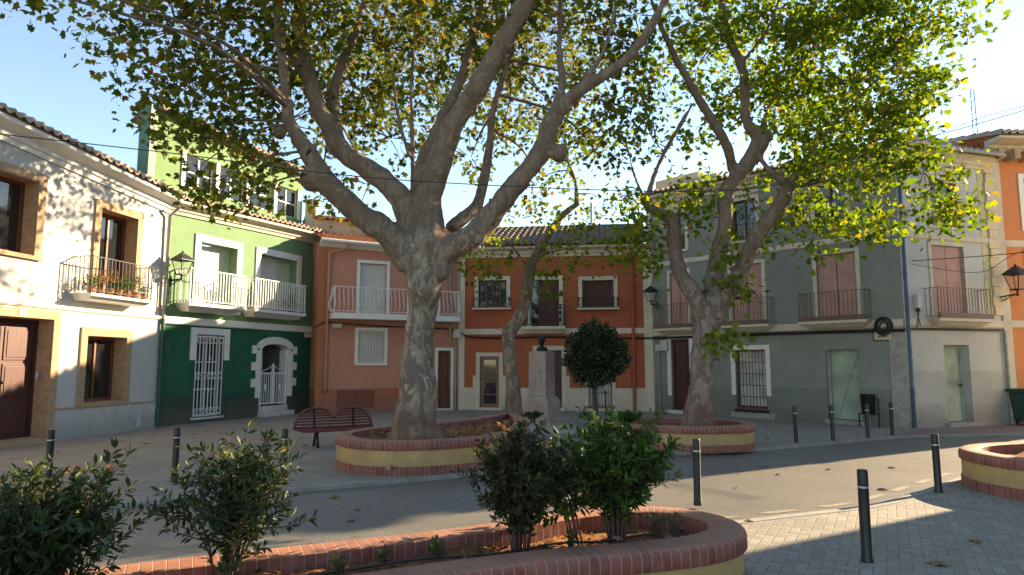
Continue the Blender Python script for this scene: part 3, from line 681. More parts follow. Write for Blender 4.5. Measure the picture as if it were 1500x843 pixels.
pipe(ch, fe, [(.45, -.05, 2.4), (.45, -.05, .03)], M['pipe_grey'], .028); part(MB().box(.34, .55, -.12, -.005, 2.22, 2.44), 'meter_box', M['box_grey'], ch, fe); part(MB().box(.58, .88, -.14, -.005, 2.22, 2.6), 'meter_box', M['box_grey'], ch, fe)
for k in range(3): cablerun(ch, fe, [(.1, -.08, 2.72-.03*k), (2, -.06, 2.71-.03*k), (5, -.06, 2.72-.03*k), (Le-.3, -.07, 2.70-.03*k), (Le-.02, -.12, 2.7-.03*k)], .014)
for k in range(2): cablerun(ch, ff, [(.0, -.10, 2.7-.03*k), (.6, -.07, 2.72-.03*k), (Lf-.1, -.07, 2.74-.04*k)], .014)
cx_, cz_ = ff.at(1343, 438); part(MB().box(cx_-.12, cx_+.0, -.12, -.005, cz_-.13, cz_+.12), 'meter_box', M['box_grey'], ch, ff); cx2, cz2 = ff.at(1362, 436)
part(MB().tube([(cx_-.05, -.06, cz_-.1), (cx_-.02, -.06, cz_-.35), (cx_-.15, -.07, 2.74)], .012, 5), 'wall_cable', M['cable'], ch, ff)
q = thing('junction_box', ff((.42, -.1, 3.35)), 'pale plastic cable box with two loose wires beside the blue drainpipe', 'cable box')
part(MB().box(.34, .52, -.16, -.006, 3.28, 3.62), 'casing', M['box_grey'], q, ff, bevel=.02); part(MB().tube([(.43, -.08, 3.28), (.40, -.08, 3.1), (.5, -.07, 2.80)], .012, 5).ball((.43, -.08, 3.24), (.06, .05, .07)), 'cable', M['cable'], q, ff)
q = thing('street_sign', fe((8.0, 0, 2.3)), 'cream tiled street name plate on the grey wall under the coil of black cable', 'street sign')
sa, sb, sc, se = re_(1279, 482, 1308, 500)
part(MB().box(sa, sb, -.03, -.003, sc, se), 'frame', M['green_dark'], q, fe); part(MB().box(sa+.04, sb-.04, -.036, -.031, sc+.04, se-.04), 'tile', plain('sign_tile', (.56, .5, .36), .4, var=.1, scale=20), q, fe)
mk = MB(); sx_ = (sb-sa)                       # two rows of worn strokes, illegible at this distance
mk.box(sa+.08, sb-.08, -.038, -.0362, (sc+se)/2+.012, (sc+se)/2+.018)
for i in range(11): mk.box(sa+.12+i*(sx_-.26)/11, sa+.12+i*(sx_-.26)/11+.018, -.038, -.0362, sc+.10, sc+.10+(.05 if i % 3 else .035))
part(mk, 'lettering', M['rail_brown'], q, fe)
q = thing('cable_coil', fe((8.15, -.1, 2.6)), 'coil of black cable hanging on the grey wall above the street sign', 'cable coil')
kx, kz = fe.at(1296, 478); mb = MB()
for k in range(9):
    rr = .17+.07*math.sin(k*2.3); pts = [(kx+rr*math.cos(t)*(1+.05*math.sin(k)), -.05-.012*k, kz+.012*math.cos(k*1.7)+rr*1.08*math.sin(t)) for t in [j*math.pi/12 for j in range(25)]]
    mb.tube(pts, .016, 5, cap=False)
part(mb, 'coil', M['cable'], q, fe)

# =============================================================== ORANGE HOUSE and the house on the near right
fo = Frame(ff.b, (18.45, 20.35)); Lo = fo.L
oh = thing('orange_house', fo.a, 'orange house with a bracketed cream cornice at the right edge', 'house')
ho = [(1.0, 2.2, 5.7, 7.3, .15), (1.0, 2.2, 3.2, 5.1, .15), (1.1, 2.0, .1, 2.5, .2), (3.0, 3.8, 3.2, 5.1, .15)]
wall(oh, fo, M['orange'], 0, Lo, 0, 8.3, 8.3, ho, back=7)
for h in ho:
    surround(oh, fo, h, .16, M['white_trim'], .04, bottom=False); glazed(oh, fo, h, .1, M['dark_wood'], 2, 2, .06)
part(MB().box(0, .25, -.06, .02, 0, 7.79), 'pilaster', M['cream'], oh, fo, bevel=.01); band(oh, fo, M['cream'], .25, Lo, 5.2, 5.42, .06); band(oh, fo, M['cream'], .25, Lo, 2.8, 3.02, .06)
cornice(oh, fo, M['cream'], -.1, Lo+.2, 8.45, 8.45, .35, .6)
for k in range(9): part(MB().box(-.05+k*.5, .13+k*.5, -.45, .0, 7.8, 8.12), 'cornice_bracket', M['sandstone'], oh, fo)
roof(oh, fo, M['tile_pale'], -.1, Lo+.2, 8.53, 8.53, run=3.4, rise=.2, over=.7)
fn = Frame((17.0, 15.4), (13.2, -7)); Ln = fn.L
nh = thing('ochre_house', fn.a, 'ochre house lining the near side of the street beyond the right edge', 'house')
hn = [(1.5+3*k, 2.6+3*k, z, z+1.7, .15) for k in range(7) for z in (1.0, 3.8, 6.4)]
wall(nh, fn, M['ochre'], 0, Ln, 0, 9.4, 9.4, hn, back=-0+8)
for h in hn:
    surround(nh, fn, h, .14, M['cream'], .04); glazed(nh, fn, h, .1, M['brown_wood'], 2, 1, .06)
cornice(nh, fn, M['cream'], 0, Ln, 9.45, 9.45); roof(nh, fn, M['tile_old'], 0, Ln, 9.53, 9.53, run=4, rise=.3)
# =============================================================== GROUND, ROAD, PAVEMENTS
def herring(name, c1, c2, mortar, rot=.5, w=.1, dirt=.3):
    t = NT(name); tc = t.n('ShaderNodeTexCoord'); mp = t.n('ShaderNodeMapping'); t.l(tc.outputs['Object'], mp.inputs[0])
    mp.inputs['Rotation'].default_value = (0, 0, rot); mp.inputs['Scale'].default_value = (1/w, 1/w, 1)
    sp = t.n('ShaderNodeSeparateXYZ'); t.l(mp.outputs[0], sp.inputs[0]); X, Y = sp.outputs[0], sp.outputs[1]
    ix = t.math('FLOOR', X); iy = t.math('FLOOR', Y); fx = t.math('FRACT', X); fy = t.math('FRACT', Y)
    k = t.math('FLOORED_MODULO', t.math('SUBTRACT', ix, iy), 4.0)
    is0 = t.math('COMPARE', k, 0.0, .1); is1 = t.math('COMPARE', k, 1.0, .1); is2 = t.math('COMPARE', k, 2.0, .1); is3 = t.math('COMPARE', k, 3.0, .1)
    dl = t.math('ADD', fx, is1); dr_ = t.math('ADD', t.math('SUBTRACT', 1.0, fx), is0)
    db = t.math('ADD', fy, is2); dt = t.math('ADD', t.math('SUBTRACT', 1.0, fy), is3)
    d = t.math('MINIMUM', t.math('MINIMUM', dl, dr_), t.math('MINIMUM', db, dt))
    joint = t.ramp(d, .075, .03)
    bx = t.math('SUBTRACT', ix, is1); by = t.math('SUBTRACT', iy, is2)
    cb = t.n('ShaderNodeCombineXYZ'); t.l(bx, cb.inputs[0]); t.l(by, cb.inputs[1])
    wn_ = t.n('ShaderNodeTexWhiteNoise', noise_dimensions='2D'); t.l(cb.outputs[0], wn_.inputs['Vector'])
    col = t.mix(wn_.outputs['Value'], c1, c2); c = tc.outputs['Object']
    col = t.mix(t.math('MULTIPLY', t.ramp(t.noise(c, .7, 6, .7), .35, .75), dirt), col, (.09, .08, .07))
    col = t.mix(t.math('MULTIPLY', t.ramp(t.noise(c, 9, 5, .7), .5, .8), dirt), col, (.30, .27, .23))
    col = t.mix(t.math('MULTIPLY', joint, .6), col, mortar)
    h = t.math('ADD', t.math('MULTIPLY', joint, -1.0), t.math('MULTIPLY', t.noise(c, 90, 3), .3)); t.bump(h, .6, .006)
    return t.fin(col, .8, 0, .25)
M['pavers'] = herring('herringbone_pavers', (.25, .222, .18), (.335, .30, .245), (.145, .13, .11))
def asphalt():
    t = NT('asphalt'); c = t.coord(); v = t.n('ShaderNodeTexVoronoi', i_Scale=110); t.l(c, v.inputs['Vector'])
    sp = t.n('ShaderNodeSeparateXYZ'); t.l(v.outputs['Color'], sp.inputs[0]); g = sp.outputs[0]
    col = t.mix(t.ramp(g, .2, 1), (.07, .066, .06), (.24, .22, .185))
    col = t.mix(t.math('MULTIPLY', t.ramp(t.noise(c, .55, 6, .65), .35, .7), .55), col, (.23, .205, .165))
    col = t.mix(t.math('MULTIPLY', t.ramp(t.noise(t.coord((.3, 1.6, 1), (0, 0, -.45)), 2.0, 5, .6), .55, .8), .35), col, (.11, .10, .09))
    wv = t.noise(c, 2.2, 8, .9, 1.5); crack = t.ramp(t.math('ABSOLUTE', t.math('SUBTRACT', wv, .5)), .006, .0)
    col = t.mix(t.math('MULTIPLY', crack, .35), col, (.03, .03, .03))
    t.bump(t.math('ADD', v.outputs['Distance'], t.noise(c, 200, 2)), .5, .006); return t.fin(col, .5, 0, .5)
M['asphalt'] = asphalt()
M['kerb'] = plain('kerb_stone', (.27, .255, .23), .85, var=.25, scale=5, bump=.35)
def worn_paint(name, col, under, thr):
    t = NT(name); c = t.coord(); f = t.ramp(t.noise(c, 14, 7, .8), thr, thr+.12)
    return t.fin(t.mix(f, under, col), .85)
M['yellow_line'] = worn_paint('worn_yellow_paint', (.34, .27, .13), (.19, .17, .135), .50)
M['red_slab'] = herring('reddish_pavers', (.26, .17, .14), (.33, .22, .18), (.14, .1, .09), .34, .1, .4)
gm = MB().quad((-600, -600, -.066), (600, -600, -.066), (600, 900, -.066), (-600, 900, -.066))
o = gm.build('ground', plain('ground_earth', (.20, .18, .15), .95, scale=.4)); tag(o, kind='structure')
ROADZ = -.058
far_px = [(0, 751), (210, 735), (416, 718), (560, 706), (703, 692), (838, 673), (980, 664), (1089, 659), (1190, 651), (1313, 640), (1420, 637.5)]
far = [(-10.0, -8), (-9.6, -2), (-9.0, 3.2), (-7.9, 6.6)] + [tuple(G(x, y)[:2]) for x, y in far_px] + [(15.5, 17.9), (19, 19.2), (30, 24), (60, 38)]
near = [(-5.4, -8), (-5.2, -2), (-4.9, 2.2), (-3.6, 4.75), (-1.6, 5.75), (.6, 6.9), (2.75, 8.0), (4.6, 8.85), (6.4, 10.35), (7.6, 11.35), (9.5, 12.2), (13, 13.8), (17.4, 15.9), (30, 21.5), (60, 35)]
farc = [tuple(p) for p in crom(far, 5)]; nearc = [tuple(p) for p in crom(near, 5)]
def sheet(name, poly, z, mat, thick=None):
    bm = bmesh.new(); vs_ = [bm.verts.new((p[0], p[1], z)) for p in poly]; f = bm.faces.new(vs_)
    if f.normal.z < 0: f.normal_flip()
    bmesh.ops.triangulate(bm, faces=[f])
    if thick:
        n = len(poly)
        lo = [bm.verts.new((p[0], p[1], z-thick)) for p in poly]
        for i in range(n): bm.faces.new((vs_[i], vs_[(i+1) % n], lo[(i+1) % n], lo[i]))
    me = bpy.data.meshes.new(name); bm.to_mesh(me); bm.free(); me.materials.append(mat)
    return tag(link(bpy.data.objects.new(name, me)), kind='structure')
sheet('road', farc + nearc[::-1], ROADZ, M['asphalt'])
def offs(line, d):
    out = []
    for i, p in enumerate(line):
        a = Vector(line[max(0, i-1)]); b = Vector(line[min(len(line)-1, i+1)]); t = (b-a).normalized(); out.append((p[0]-t.y*d, p[1]+t.x*d))
    return out
K = .13
fk = offs(farc, K); nk = offs(nearc, -K)
sheet('far_pavement', fk + [(70, 60), (-30, 60), (-30, -8)], 0, M['pavers'], .06)
sheet('near_pavement', nk + [(60, -30), (-5.4, -30)], 0, M['pavers'], .06)
def strip(name, a, b, z, mat, kind='structure', thick=.06):
    mb = MB()
    for i in range(len(a)-1):
        mb.quad((*a[i], z), (*a[i+1], z), (*b[i+1], z), (*b[i], z))
        if thick:
            mb.quad((*a[i], z-thick), (*a[i+1], z-thick), (*a[i+1], z), (*a[i], z)); mb.quad((*b[i+1], z-thick), (*b[i], z-thick), (*b[i], z), (*b[i+1], z))
    return tag(mb.build(name, mat), kind=kind)
strip('far_kerb', farc, fk, .006, M['kerb']); strip('near_kerb', nk, nearc, .006, M['kerb'])
yl = [i for i, p in enumerate(farc) if -9 < p[0] < 5.3 and p[1] > 5]
strip('yellow_line', offs(farc, -.16)[yl[0]:yl[-1]], offs(farc, -.06)[yl[0]:yl[-1]], ROADZ+.004, M['yellow_line'], thick=0)
nl = offs(nearc, .32); nl2 = offs(nearc, .42); mb = MB()
def lerp_line(line, d0, d1, k=4):
    out = []; acc = 0; tot = []
    for i in range(len(line)-1):
        L = (Vector(line[i+1])-Vector(line[i])).length; tot.append((acc, acc+L, i)); acc += L
    for j in range(k+1):
        d = d0+(d1-d0)*j/k
        for a, b, i in tot:
            if a <= d <= b: out.append(tuple(Vector(line[i]).lerp(Vector(line[i+1]), (d-a)/(b-a)))); break
    return out
for j in range(14):
    a = lerp_line(nl, 14.5+j*.95, 15.05+j*.95); b = lerp_line(nl2, 14.5+j*.95, 15.05+j*.95)
    for i in range(min(len(a), len(b))-1): mb.quad((*a[i], ROADZ+.004), (*a[i+1], ROADZ+.004), (*b[i+1], ROADZ+.004), (*b[i], ROADZ+.004))
tag(mb.build('dashed_yellow_line', M['yellow_line']), kind='structure')
p = [G(1330, 637), G(1392, 621), G(1500, 622)]
sheet('crossing_ramp', [(9.6, 17.2), (11.0, 18.75), (14.3, 19.95), (18.3, 20.1), (18.5, 19.3), (15.6, 18.25), (12.5, 17.75)], .004, M['red_slab'])
mc = MB().lathe([(.3, 0), (.3, .006)], (11.9, 17.5, -.05), 20); tag(mc.build('manhole_cover', M['iron']), 'round iron manhole cover near the corner', 'manhole cover')

# =============================================================== PLANTERS
def brick_uv(name, c1, c2, mortar, cap=False):
    t = NT(name); uv = t.n('ShaderNodeUVMap'); sp = t.n('ShaderNodeSeparateXYZ'); t.l(uv.outputs[0], sp.inputs[0])
    u = t.math('DIVIDE', sp.outputs[0], .078); fr = t.math('FRACT', u); idx = t.math('FLOOR', u)
    e = t.math('MINIMUM', fr, t.math('SUBTRACT', 1.0, fr)); j = t.ramp(e, .065, .035)
    wn_ = t.n('ShaderNodeTexWhiteNoise', noise_dimensions='1D'); t.l(idx, wn_.inputs['W'])
    c = t.coord(); col = t.mix(wn_.outputs['Value'], c1, c2)
    col = t.mix(t.math('MULTIPLY', t.ramp(t.noise(c, 7, 6, .7), .4, .75), .5), col, (.36, .22, .17))
    ge = t.n('ShaderNodeNewGeometry'); gs = t.n('ShaderNodeSeparateXYZ'); t.l(ge.outputs['True Normal'], gs.inputs[0])
    top = t.math('MULTIPLY', t.ramp(gs.outputs[2], .55, .95), t.ramp(t.noise(c, 4, 5, .7), .15, .65)); col = t.mix(t.math('MULTIPLY', top, .65), col, (.44, .23, .13))
    col = t.mix(t.math('MULTIPLY', t.ramp(t.noise(c, 1.2, 4), .45, .7), .3), col, (.10, .05, .04))
    col = t.mix(t.math('MULTIPLY', j, .85), col, mortar)
    t.bump(t.math('ADD', t.math('MULTIPLY', j, -1.0), t.math('MULTIPLY', t.noise(c, 60, 4), .35)), .7, .006)
    return t.fin(col, t.math('ADD', .55, t.math('MULTIPLY', t.noise(c, 12, 3), .3)), 0, .35)
M['brick'] = brick_uv('clinker_brick', (.20, .045, .033), (.31, .085, .06), (.36, .25, .20))
M['yellow_render'] = plaster('yellow_render', [(9, (.62, .385, .15))], .16, .3, .25)
def soil_mat():
    t = NT('reddish_soil'); c = t.coord(); col = t.mix(t.ramp(t.noise(c, 14, 8, .75), .35, .65), (.19, .075, .035), (.46, .21, .10))
    col = t.mix(t.ramp(t.noise(c, 50, 4, .7), .6, .7), col, (.46, .33, .22)); t.bump(t.noise(c, 45, 6, .8), 1.0, .03); return t.fin(col, .95, 0, .1)
M['soil'] = soil_mat()
def inside(poly, x, y):
    c = False; n = len(poly); j = n-1
    for i in range(n):
        xi, yi = poly[i]; xj, yj = poly[j]
        if (yi > y) != (yj > y) and x < (xj-xi)*(y-yi)/(yj-yi)+xi: c = not c
        j = i
    return c
def planter(outline, h, label, wth=.26, cell=.07, per=8):
    P = [tuple(p) for p in crom(outline, per, closed=True)]
    area = sum(P[i][0]*P[(i+1) % len(P)][1]-P[(i+1) % len(P)][0]*P[i][1] for i in range(len(P)))
    if area < 0: P = P[::-1]
    n = len(P); nor = []
    for i in range(n):
        t = (Vector(P[(i+1) % n])-Vector(P[i-1])).normalized(); nor.append(Vector((-t.y, t.x)))   # inward (ccw)
    cx = sum(p[0] for p in P)/n; cy = sum(p[1] for p in P)/n
    root = thing('planter', (cx, cy, 0), label, 'planter', 'curved brick and yellow planters')
    arc = [0]
    for i in range(n): arc.append(arc[-1]+(Vector(P[(i+1) % n])-Vector(P[i])).length)
    def ring(name, prof, mat):
        me = bpy.data.meshes.new(name); k = len(prof); V = []; F = []; UV = []
        for i in range(n+1):
            q = Vector(P[i % n]); nn = nor[i % n]
            for (o, z) in prof: V.append((q.x+nn.x*o-cx, q.y+nn.y*o-cy, z))
        for i in range(n):
            for j in range(k-1):
                F.append((i*k+j, (i+1)*k+j, (i+1)*k+j+1, i*k+j+1)); UV += [(arc[i], j), (arc[i+1], j), (arc[i+1], j+1), (arc[i], j+1)]
        me.from_pydata(V, [], F); ul_ = me.uv_layers.new(name='UVMap'); ul_.data.foreach_set('uv', np.array(UV, 'f').ravel())
        me.polygons.foreach_set('use_smooth', [True]*len(F)); me.materials.append(mat); me.update()
        try: me.set_sharp_from_angle(angle=R(50))
        except Exception: pass
        ob = link(bpy.data.objects.new(name, me)); ob.parent = root; return ob
    b = .14
    ring('brick_base', [(.0, 0), (-.012, .0), (-.012, b-.004), (.0, b), (.02, b)], M['brick'])
    ring('rendered_wall', [(.004, b-.02), (.004, h-b+.01)], M['yellow_render'])
    ring('brick_coping', [(.02, h-b), (-.02, h-b), (-.026, h-b+.006), (-.026, h-.055), (-.02, h-.03), (-.006, h-.012), (.015, h-.003), (.045, h), (wth-.01, h), (wth, h-.008), (wth, h-.35)], M['brick'])
    inner = [(P[i][0]+nor[i].x*(wth-.03), P[i][1]+nor[i].y*(wth-.03)) for i in range(n)]
    x0 = min(p[0] for p in inner); x1 = max(p[0] for p in inner); y0 = min(p[1] for p in inner); y1 = max(p[1] for p in inner)
    mb = MB(); idx = {}
    nx = int((x1-x0)/cell)+2; ny = int((y1-y0)/cell)+2
    outer = [(P[i][0]+nor[i].x*.1, P[i][1]+nor[i].y*.1) for i in range(n)]
    def vid(i, j):
        if (i, j) not in idx:
            x = x0+i*cell; y = y0+j*cell
            z = h-.115+.07*noise.noise(Vector((x*1.1, y*1.1, h)))+.035*noise.noise(Vector((x*5, y*5, 3)))+.015*noise.noise(Vector((x*14, y*14, 5)))
            idx[(i, j)] = len(mb.v); mb.v.append((x-cx, y-cy, z))
        return idx[(i, j)]
    for i in range(-1, nx):
        for j in range(-1, ny):
            if inside(outer, x0+(i+.5)*cell, y0+(j+.5)*cell): mb.f.append((vid(i, j), vid(i+1, j), vid(i+1, j+1), vid(i, j+1))); mb.m.append(0)
    mb.build('soil', M['soil'], root, smooth='full')
    return root, inner
near_out = [(1.80, 5.50), (1.86, 5.92), (1.62, 6.32), (1.15, 6.48), (.57, 6.30), (-.27, 5.75), (-1.0, 5.36), (-1.75, 5.02), (-2.5, 4.66), (-3.3, 4.25), (-4.1, 3.7), (-4.5, 3.1), (-4.2, 2.75),
            (-3.6, 2.8), (-2.6, 3.35), (-1.75, 3.78), (-1.0, 4.12), (-.3, 4.47), (.35, 4.75), (1.0, 4.95), (1.5, 5.17)]
pn, pn_in = planter(near_out, .45, 'long curved planter in the foreground with clipped shrubs in reddish soil', .27, .05)
p1_out = [(-3.05, 12.7), (-3.0, 11.9), (-2.55, 11.2), (-1.9, 10.95), (-1.3, 11.05), (-.6, 11.5), (-.1, 12.2), (.2, 13.3), (.3, 14.8), (.25, 16.2), (.1, 17.3), (-.25, 17.4), (-.6, 16.4), (-1.1, 15.3), (-1.8, 14.4), (-2.6, 13.6)]
p1, p1_in = planter(p1_out, .53, 'planter around the biggest plane tree, behind the road')
p2_out = [(2.2, 14.6), (2.7, 14.15), (3.4, 13.85), (4.1, 13.8), (4.8, 14.1), (5.15, 14.8), (5.05, 15.5), (4.4, 16.0), (3.4, 16.3), (2.5, 16.6), (2.1, 16.2), (2.0, 15.3)]
p2, p2_in = planter(p2_out, .50, 'round ended planter around the second plane tree, in front of the grey house')
p3_out = [(6.45, 9.8), (6.5, 9.2), (6.85, 8.65), (7.6, 8.25), (8.9, 8.1), (10.3, 8.7), (10.9, 9.8), (10.2, 10.8), (8.8, 11.2), (7.4, 10.9), (6.7, 10.4)]
p3, p3_in = planter(p3_out, .52, 'sunlit planter cut by the right edge of the picture')
tag(MB().box(-.035, .035, -.03, .03, -.03, .05).build('wall_tap', M['yellow_render'], p1, loc=(-1.7+.9, 10.93-13.8, .13)))

# =============================================================== LEAVES
def leaf_mesh(name, tv, tf, pos, ax, nrm, size, mats, parent, matidx=None, smooth=False):
    """N leaves from one template; ax = leaf direction, nrm = blade normal"""
    tv = np.array(tv, float); N = len(pos); k = len(tv)
    ax = ax/np.linalg.norm(ax, axis=1)[:, None]; nrm = nrm - ax*np.sum(nrm*ax, 1)[:, None]; nrm = nrm/np.maximum(np.linalg.norm(nrm, axis=1)[:, None], 1e-6)
    sd_ = np.cross(ax, nrm)
    V = pos[:, None, :] + size[:, None, None]*(tv[None, :, 0:1]*sd_[:, None, :] + tv[None, :, 1:2]*ax[:, None, :] + tv[None, :, 2:3]*nrm[:, None, :])
    V = V.reshape(-1, 3).astype('f')
    me = bpy.data.meshes.new(name); me.vertices.add(len(V)); me.vertices.foreach_set('co', V.ravel())
    flat = np.concatenate([np.array(f) for f in tf]); ln = np.array([len(f) for f in tf]); st = np.concatenate([[0], np.cumsum(ln)[:-1]]); T = ln.sum()
    loops = (flat[None, :] + (np.arange(N)*k)[:, None]).ravel().astype('i')
    me.loops.add(len(loops)); me.loops.foreach_set('vertex_index', loops)
    starts = (st[None, :] + (np.arange(N)*T)[:, None]).ravel().astype('i'); me.polygons.add(len(starts)); me.polygons.foreach_set('loop_start', starts)
    try: me.polygons.foreach_set('loop_total', np.tile(ln, N).astype('i'))
    except Exception: pass
    for m_ in mats: me.materials.append(m_)
    if matidx is not None: me.polygons.foreach_set('material_index', np.repeat(matidx, len(tf)).astype('i'))
    me.update(calc_edges=True); o = link(bpy.data.objects.new(name, me))
    if parent is not None: o.parent = parent
    return o
def leafmat(name, cols, trans=.45, rough=.5, tint=(1.1, 1.15, .5), spec=.35):
    t = NT(name); g = t.n('ShaderNodeNewGeometry'); cr = t.n('ShaderNodeValToRGB'); t.l(g.outputs['Random Per Island'], cr.inputs[0])
    el = cr.color_ramp.elements; el[0].position = cols[0][0]; el[0].color = (*cols[0][1], 1); el[1].position = cols[-1][0]; el[1].color = (*cols[-1][1], 1)
    for p, c in cols[1:-1]: e = el.new(p); e.color = (*c, 1)
    c = t.coord(); col = t.mix(t.math('MULTIPLY', t.ramp(t.noise(c, 1.1, 3), .3, .7), .35), cr.outputs[0], (.02, .035, .01), 'MIX')
    t.fin(col, rough, 0, spec)
    tr = t.n('ShaderNodeBsdfTranslucent'); t.l(t.mix(1.0, col, tint, 'MULTIPLY'), tr.inputs[0])
    tr2 = t.n('ShaderNodeMixShader'); tr2.inputs[0].default_value = trans; t.l(t.b.outputs[0], tr2.inputs[1]); t.l(tr.outputs[0], tr2.inputs[2]); t.l(tr2.outputs[0], t.out.inputs[0])
    return t.mat
PLANE_T = [(0, 0, 0), (.22, .10, .02), (.52, .12, -.06), (.38, .36, .0), (.62, .60, -.08), (.26, .62, .03), (.0, 1.02, -.05), (-.26, .62, .03), (-.62, .60, -.08), (-.38, .36, 0), (-.52, .12, -.06), (-.22, .10, .02)]
PLANE_F = [(0, 1, 2, 3, 4, 5, 6), (0, 6, 7, 8, 9, 10, 11)]
OVAL_T = [(0, 0, 0), (.16, .28, .05), (.165, .6, .05), (0, 1.0, -.06), (-.165, .6, .05), (-.16, .28, .05)]; OVAL_F = [(0, 1, 2, 3), (0, 3, 4, 5)]
M['leaf1'] = leafmat('plane_leaf_shaded', rough=.65, spec=.12, cols=[(0, (.06, .09, .016)), (.35, (.11, .145, .026)), (.7, (.19, .20, .036)), (.88, (.22, .19, .035)), (.95, (.30, .15, .03)), (1, (.26, .08, .02))], trans=.5)  # darker copy of the plane leaf, crown shade put into its colours
M['leaf2'] = leafmat('plane_leaf_sunlit', rough=.65, spec=.12, cols=[(0, (.07, .12, .015)), (.4, (.12, .19, .025)), (.75, (.20, .26, .03)), (.93, (.34, .32, .04)), (1, (.36, .20, .04))], trans=.55, tint=(1.25, 1.35, .45))  # brighter copy of the plane leaf, sunlight put into colours and tint
M['leaf_bush'] = leafmat('shrub_leaf', [(0, (.018, .036, .012)), (.5, (.034, .062, .02)), (.85, (.055, .095, .027)), (1, (.10, .13, .04))], .22, .5, spec=.3)
M['leaf_bright'] = leafmat('bright_shrub_leaf', [(0, (.03, .075, .018)), (.5, (.05, .115, .025)), (.85, (.085, .17, .035)), (1, (.20, .30, .05))], .4, .5, spec=.3)
M['leaf_new'] = leafmat('new_red_shoots', [(0, (.30, .07, .03)), (.5, (.34, .14, .06)), (1, (.42, .30, .10))], .4, .4)
M['leaf_yellow'] = leafmat('new_yellow_shoots', [(0, (.25, .25, .05)), (1, (.45, .38, .12))], .4, .4)
M['leaf_ball'] = leafmat('clipped_tree_leaf', [(0, (.012, .026, .009)), (.6, (.022, .048, .014)), (1, (.045, .085, .02))], .15, .35, spec=.5)
M['dry'] = leafmat('dry_leaf', [(0, (.16, .07, .03)), (.5, (.28, .14, .06)), (1, (.40, .26, .12))], .2, .7)
M['stem'] = plain('shrub_stem', (.09, .055, .04), .8)
def bark(name, a, b, c3):
    t = NT(name); c = t.coord((1, 1, .42)); n = t.noise(c, 5.5, 4, .6, .8); n2 = t.noise(t.coord((1, 1, .5)), 9, 3, .5, 1.0)
    fine = t.ramp(t.noise(t.coord((1, 1, .3)), 22, 6, .75), .35, .7); a = t.mix(fine, tuple(x*.72 for x in a), a)
    col = t.mix(t.ramp(n, .50, .53), a, b); col = t.mix(t.ramp(n2, .60, .63), col, c3)
    col = t.mix(t.math('MULTIPLY', t.ramp(t.noise(c, 2, 6, .7), .45, .75), .5), col, (.10, .075, .055))
    sp = t.n('ShaderNodeSeparateXYZ'); t.l(t.coord(), sp.inputs[0])
    hi = t.ramp(t.math('ADD', sp.outputs[2], t.math('MULTIPLY', t.noise(c, 1.5, 4), 2.0)), 3.6, 5.2); col = t.mix(t.math('MULTIPLY', hi, .6), col, (.19, .12, .075))
    foot = t.math('MULTIPLY', t.ramp(t.math('ADD', sp.outputs[2], t.math('MULTIPLY', t.noise(c, 3, 4), .8)), 1.25, .7), .5)
    col = t.mix(foot, col, (.19, .085, .05))
    v = t.noise(t.coord((3.5, 3.5, .6)), 5, 6, .7, .5)
    t.bump(t.math('ADD', t.math('ADD', t.math('MULTIPLY', v, 1.8), t.math('MULTIPLY', t.noise(t.coord((1, 1, .35)), 26, 5, .75), .7)), t.math('MULTIPLY', t.ramp(n, .5, .53), .35)), .8, .03); return t.fin(col, .85, 0, .2)
M['bark'] = bark('plane_bark', (.205, .162, .128), (.305, .245, .185), (.44, .355, .25)); M['bark2'] = bark('plane_bark_brown', (.215, .165, .14), (.29, .225, .185), (.37, .29, .22))

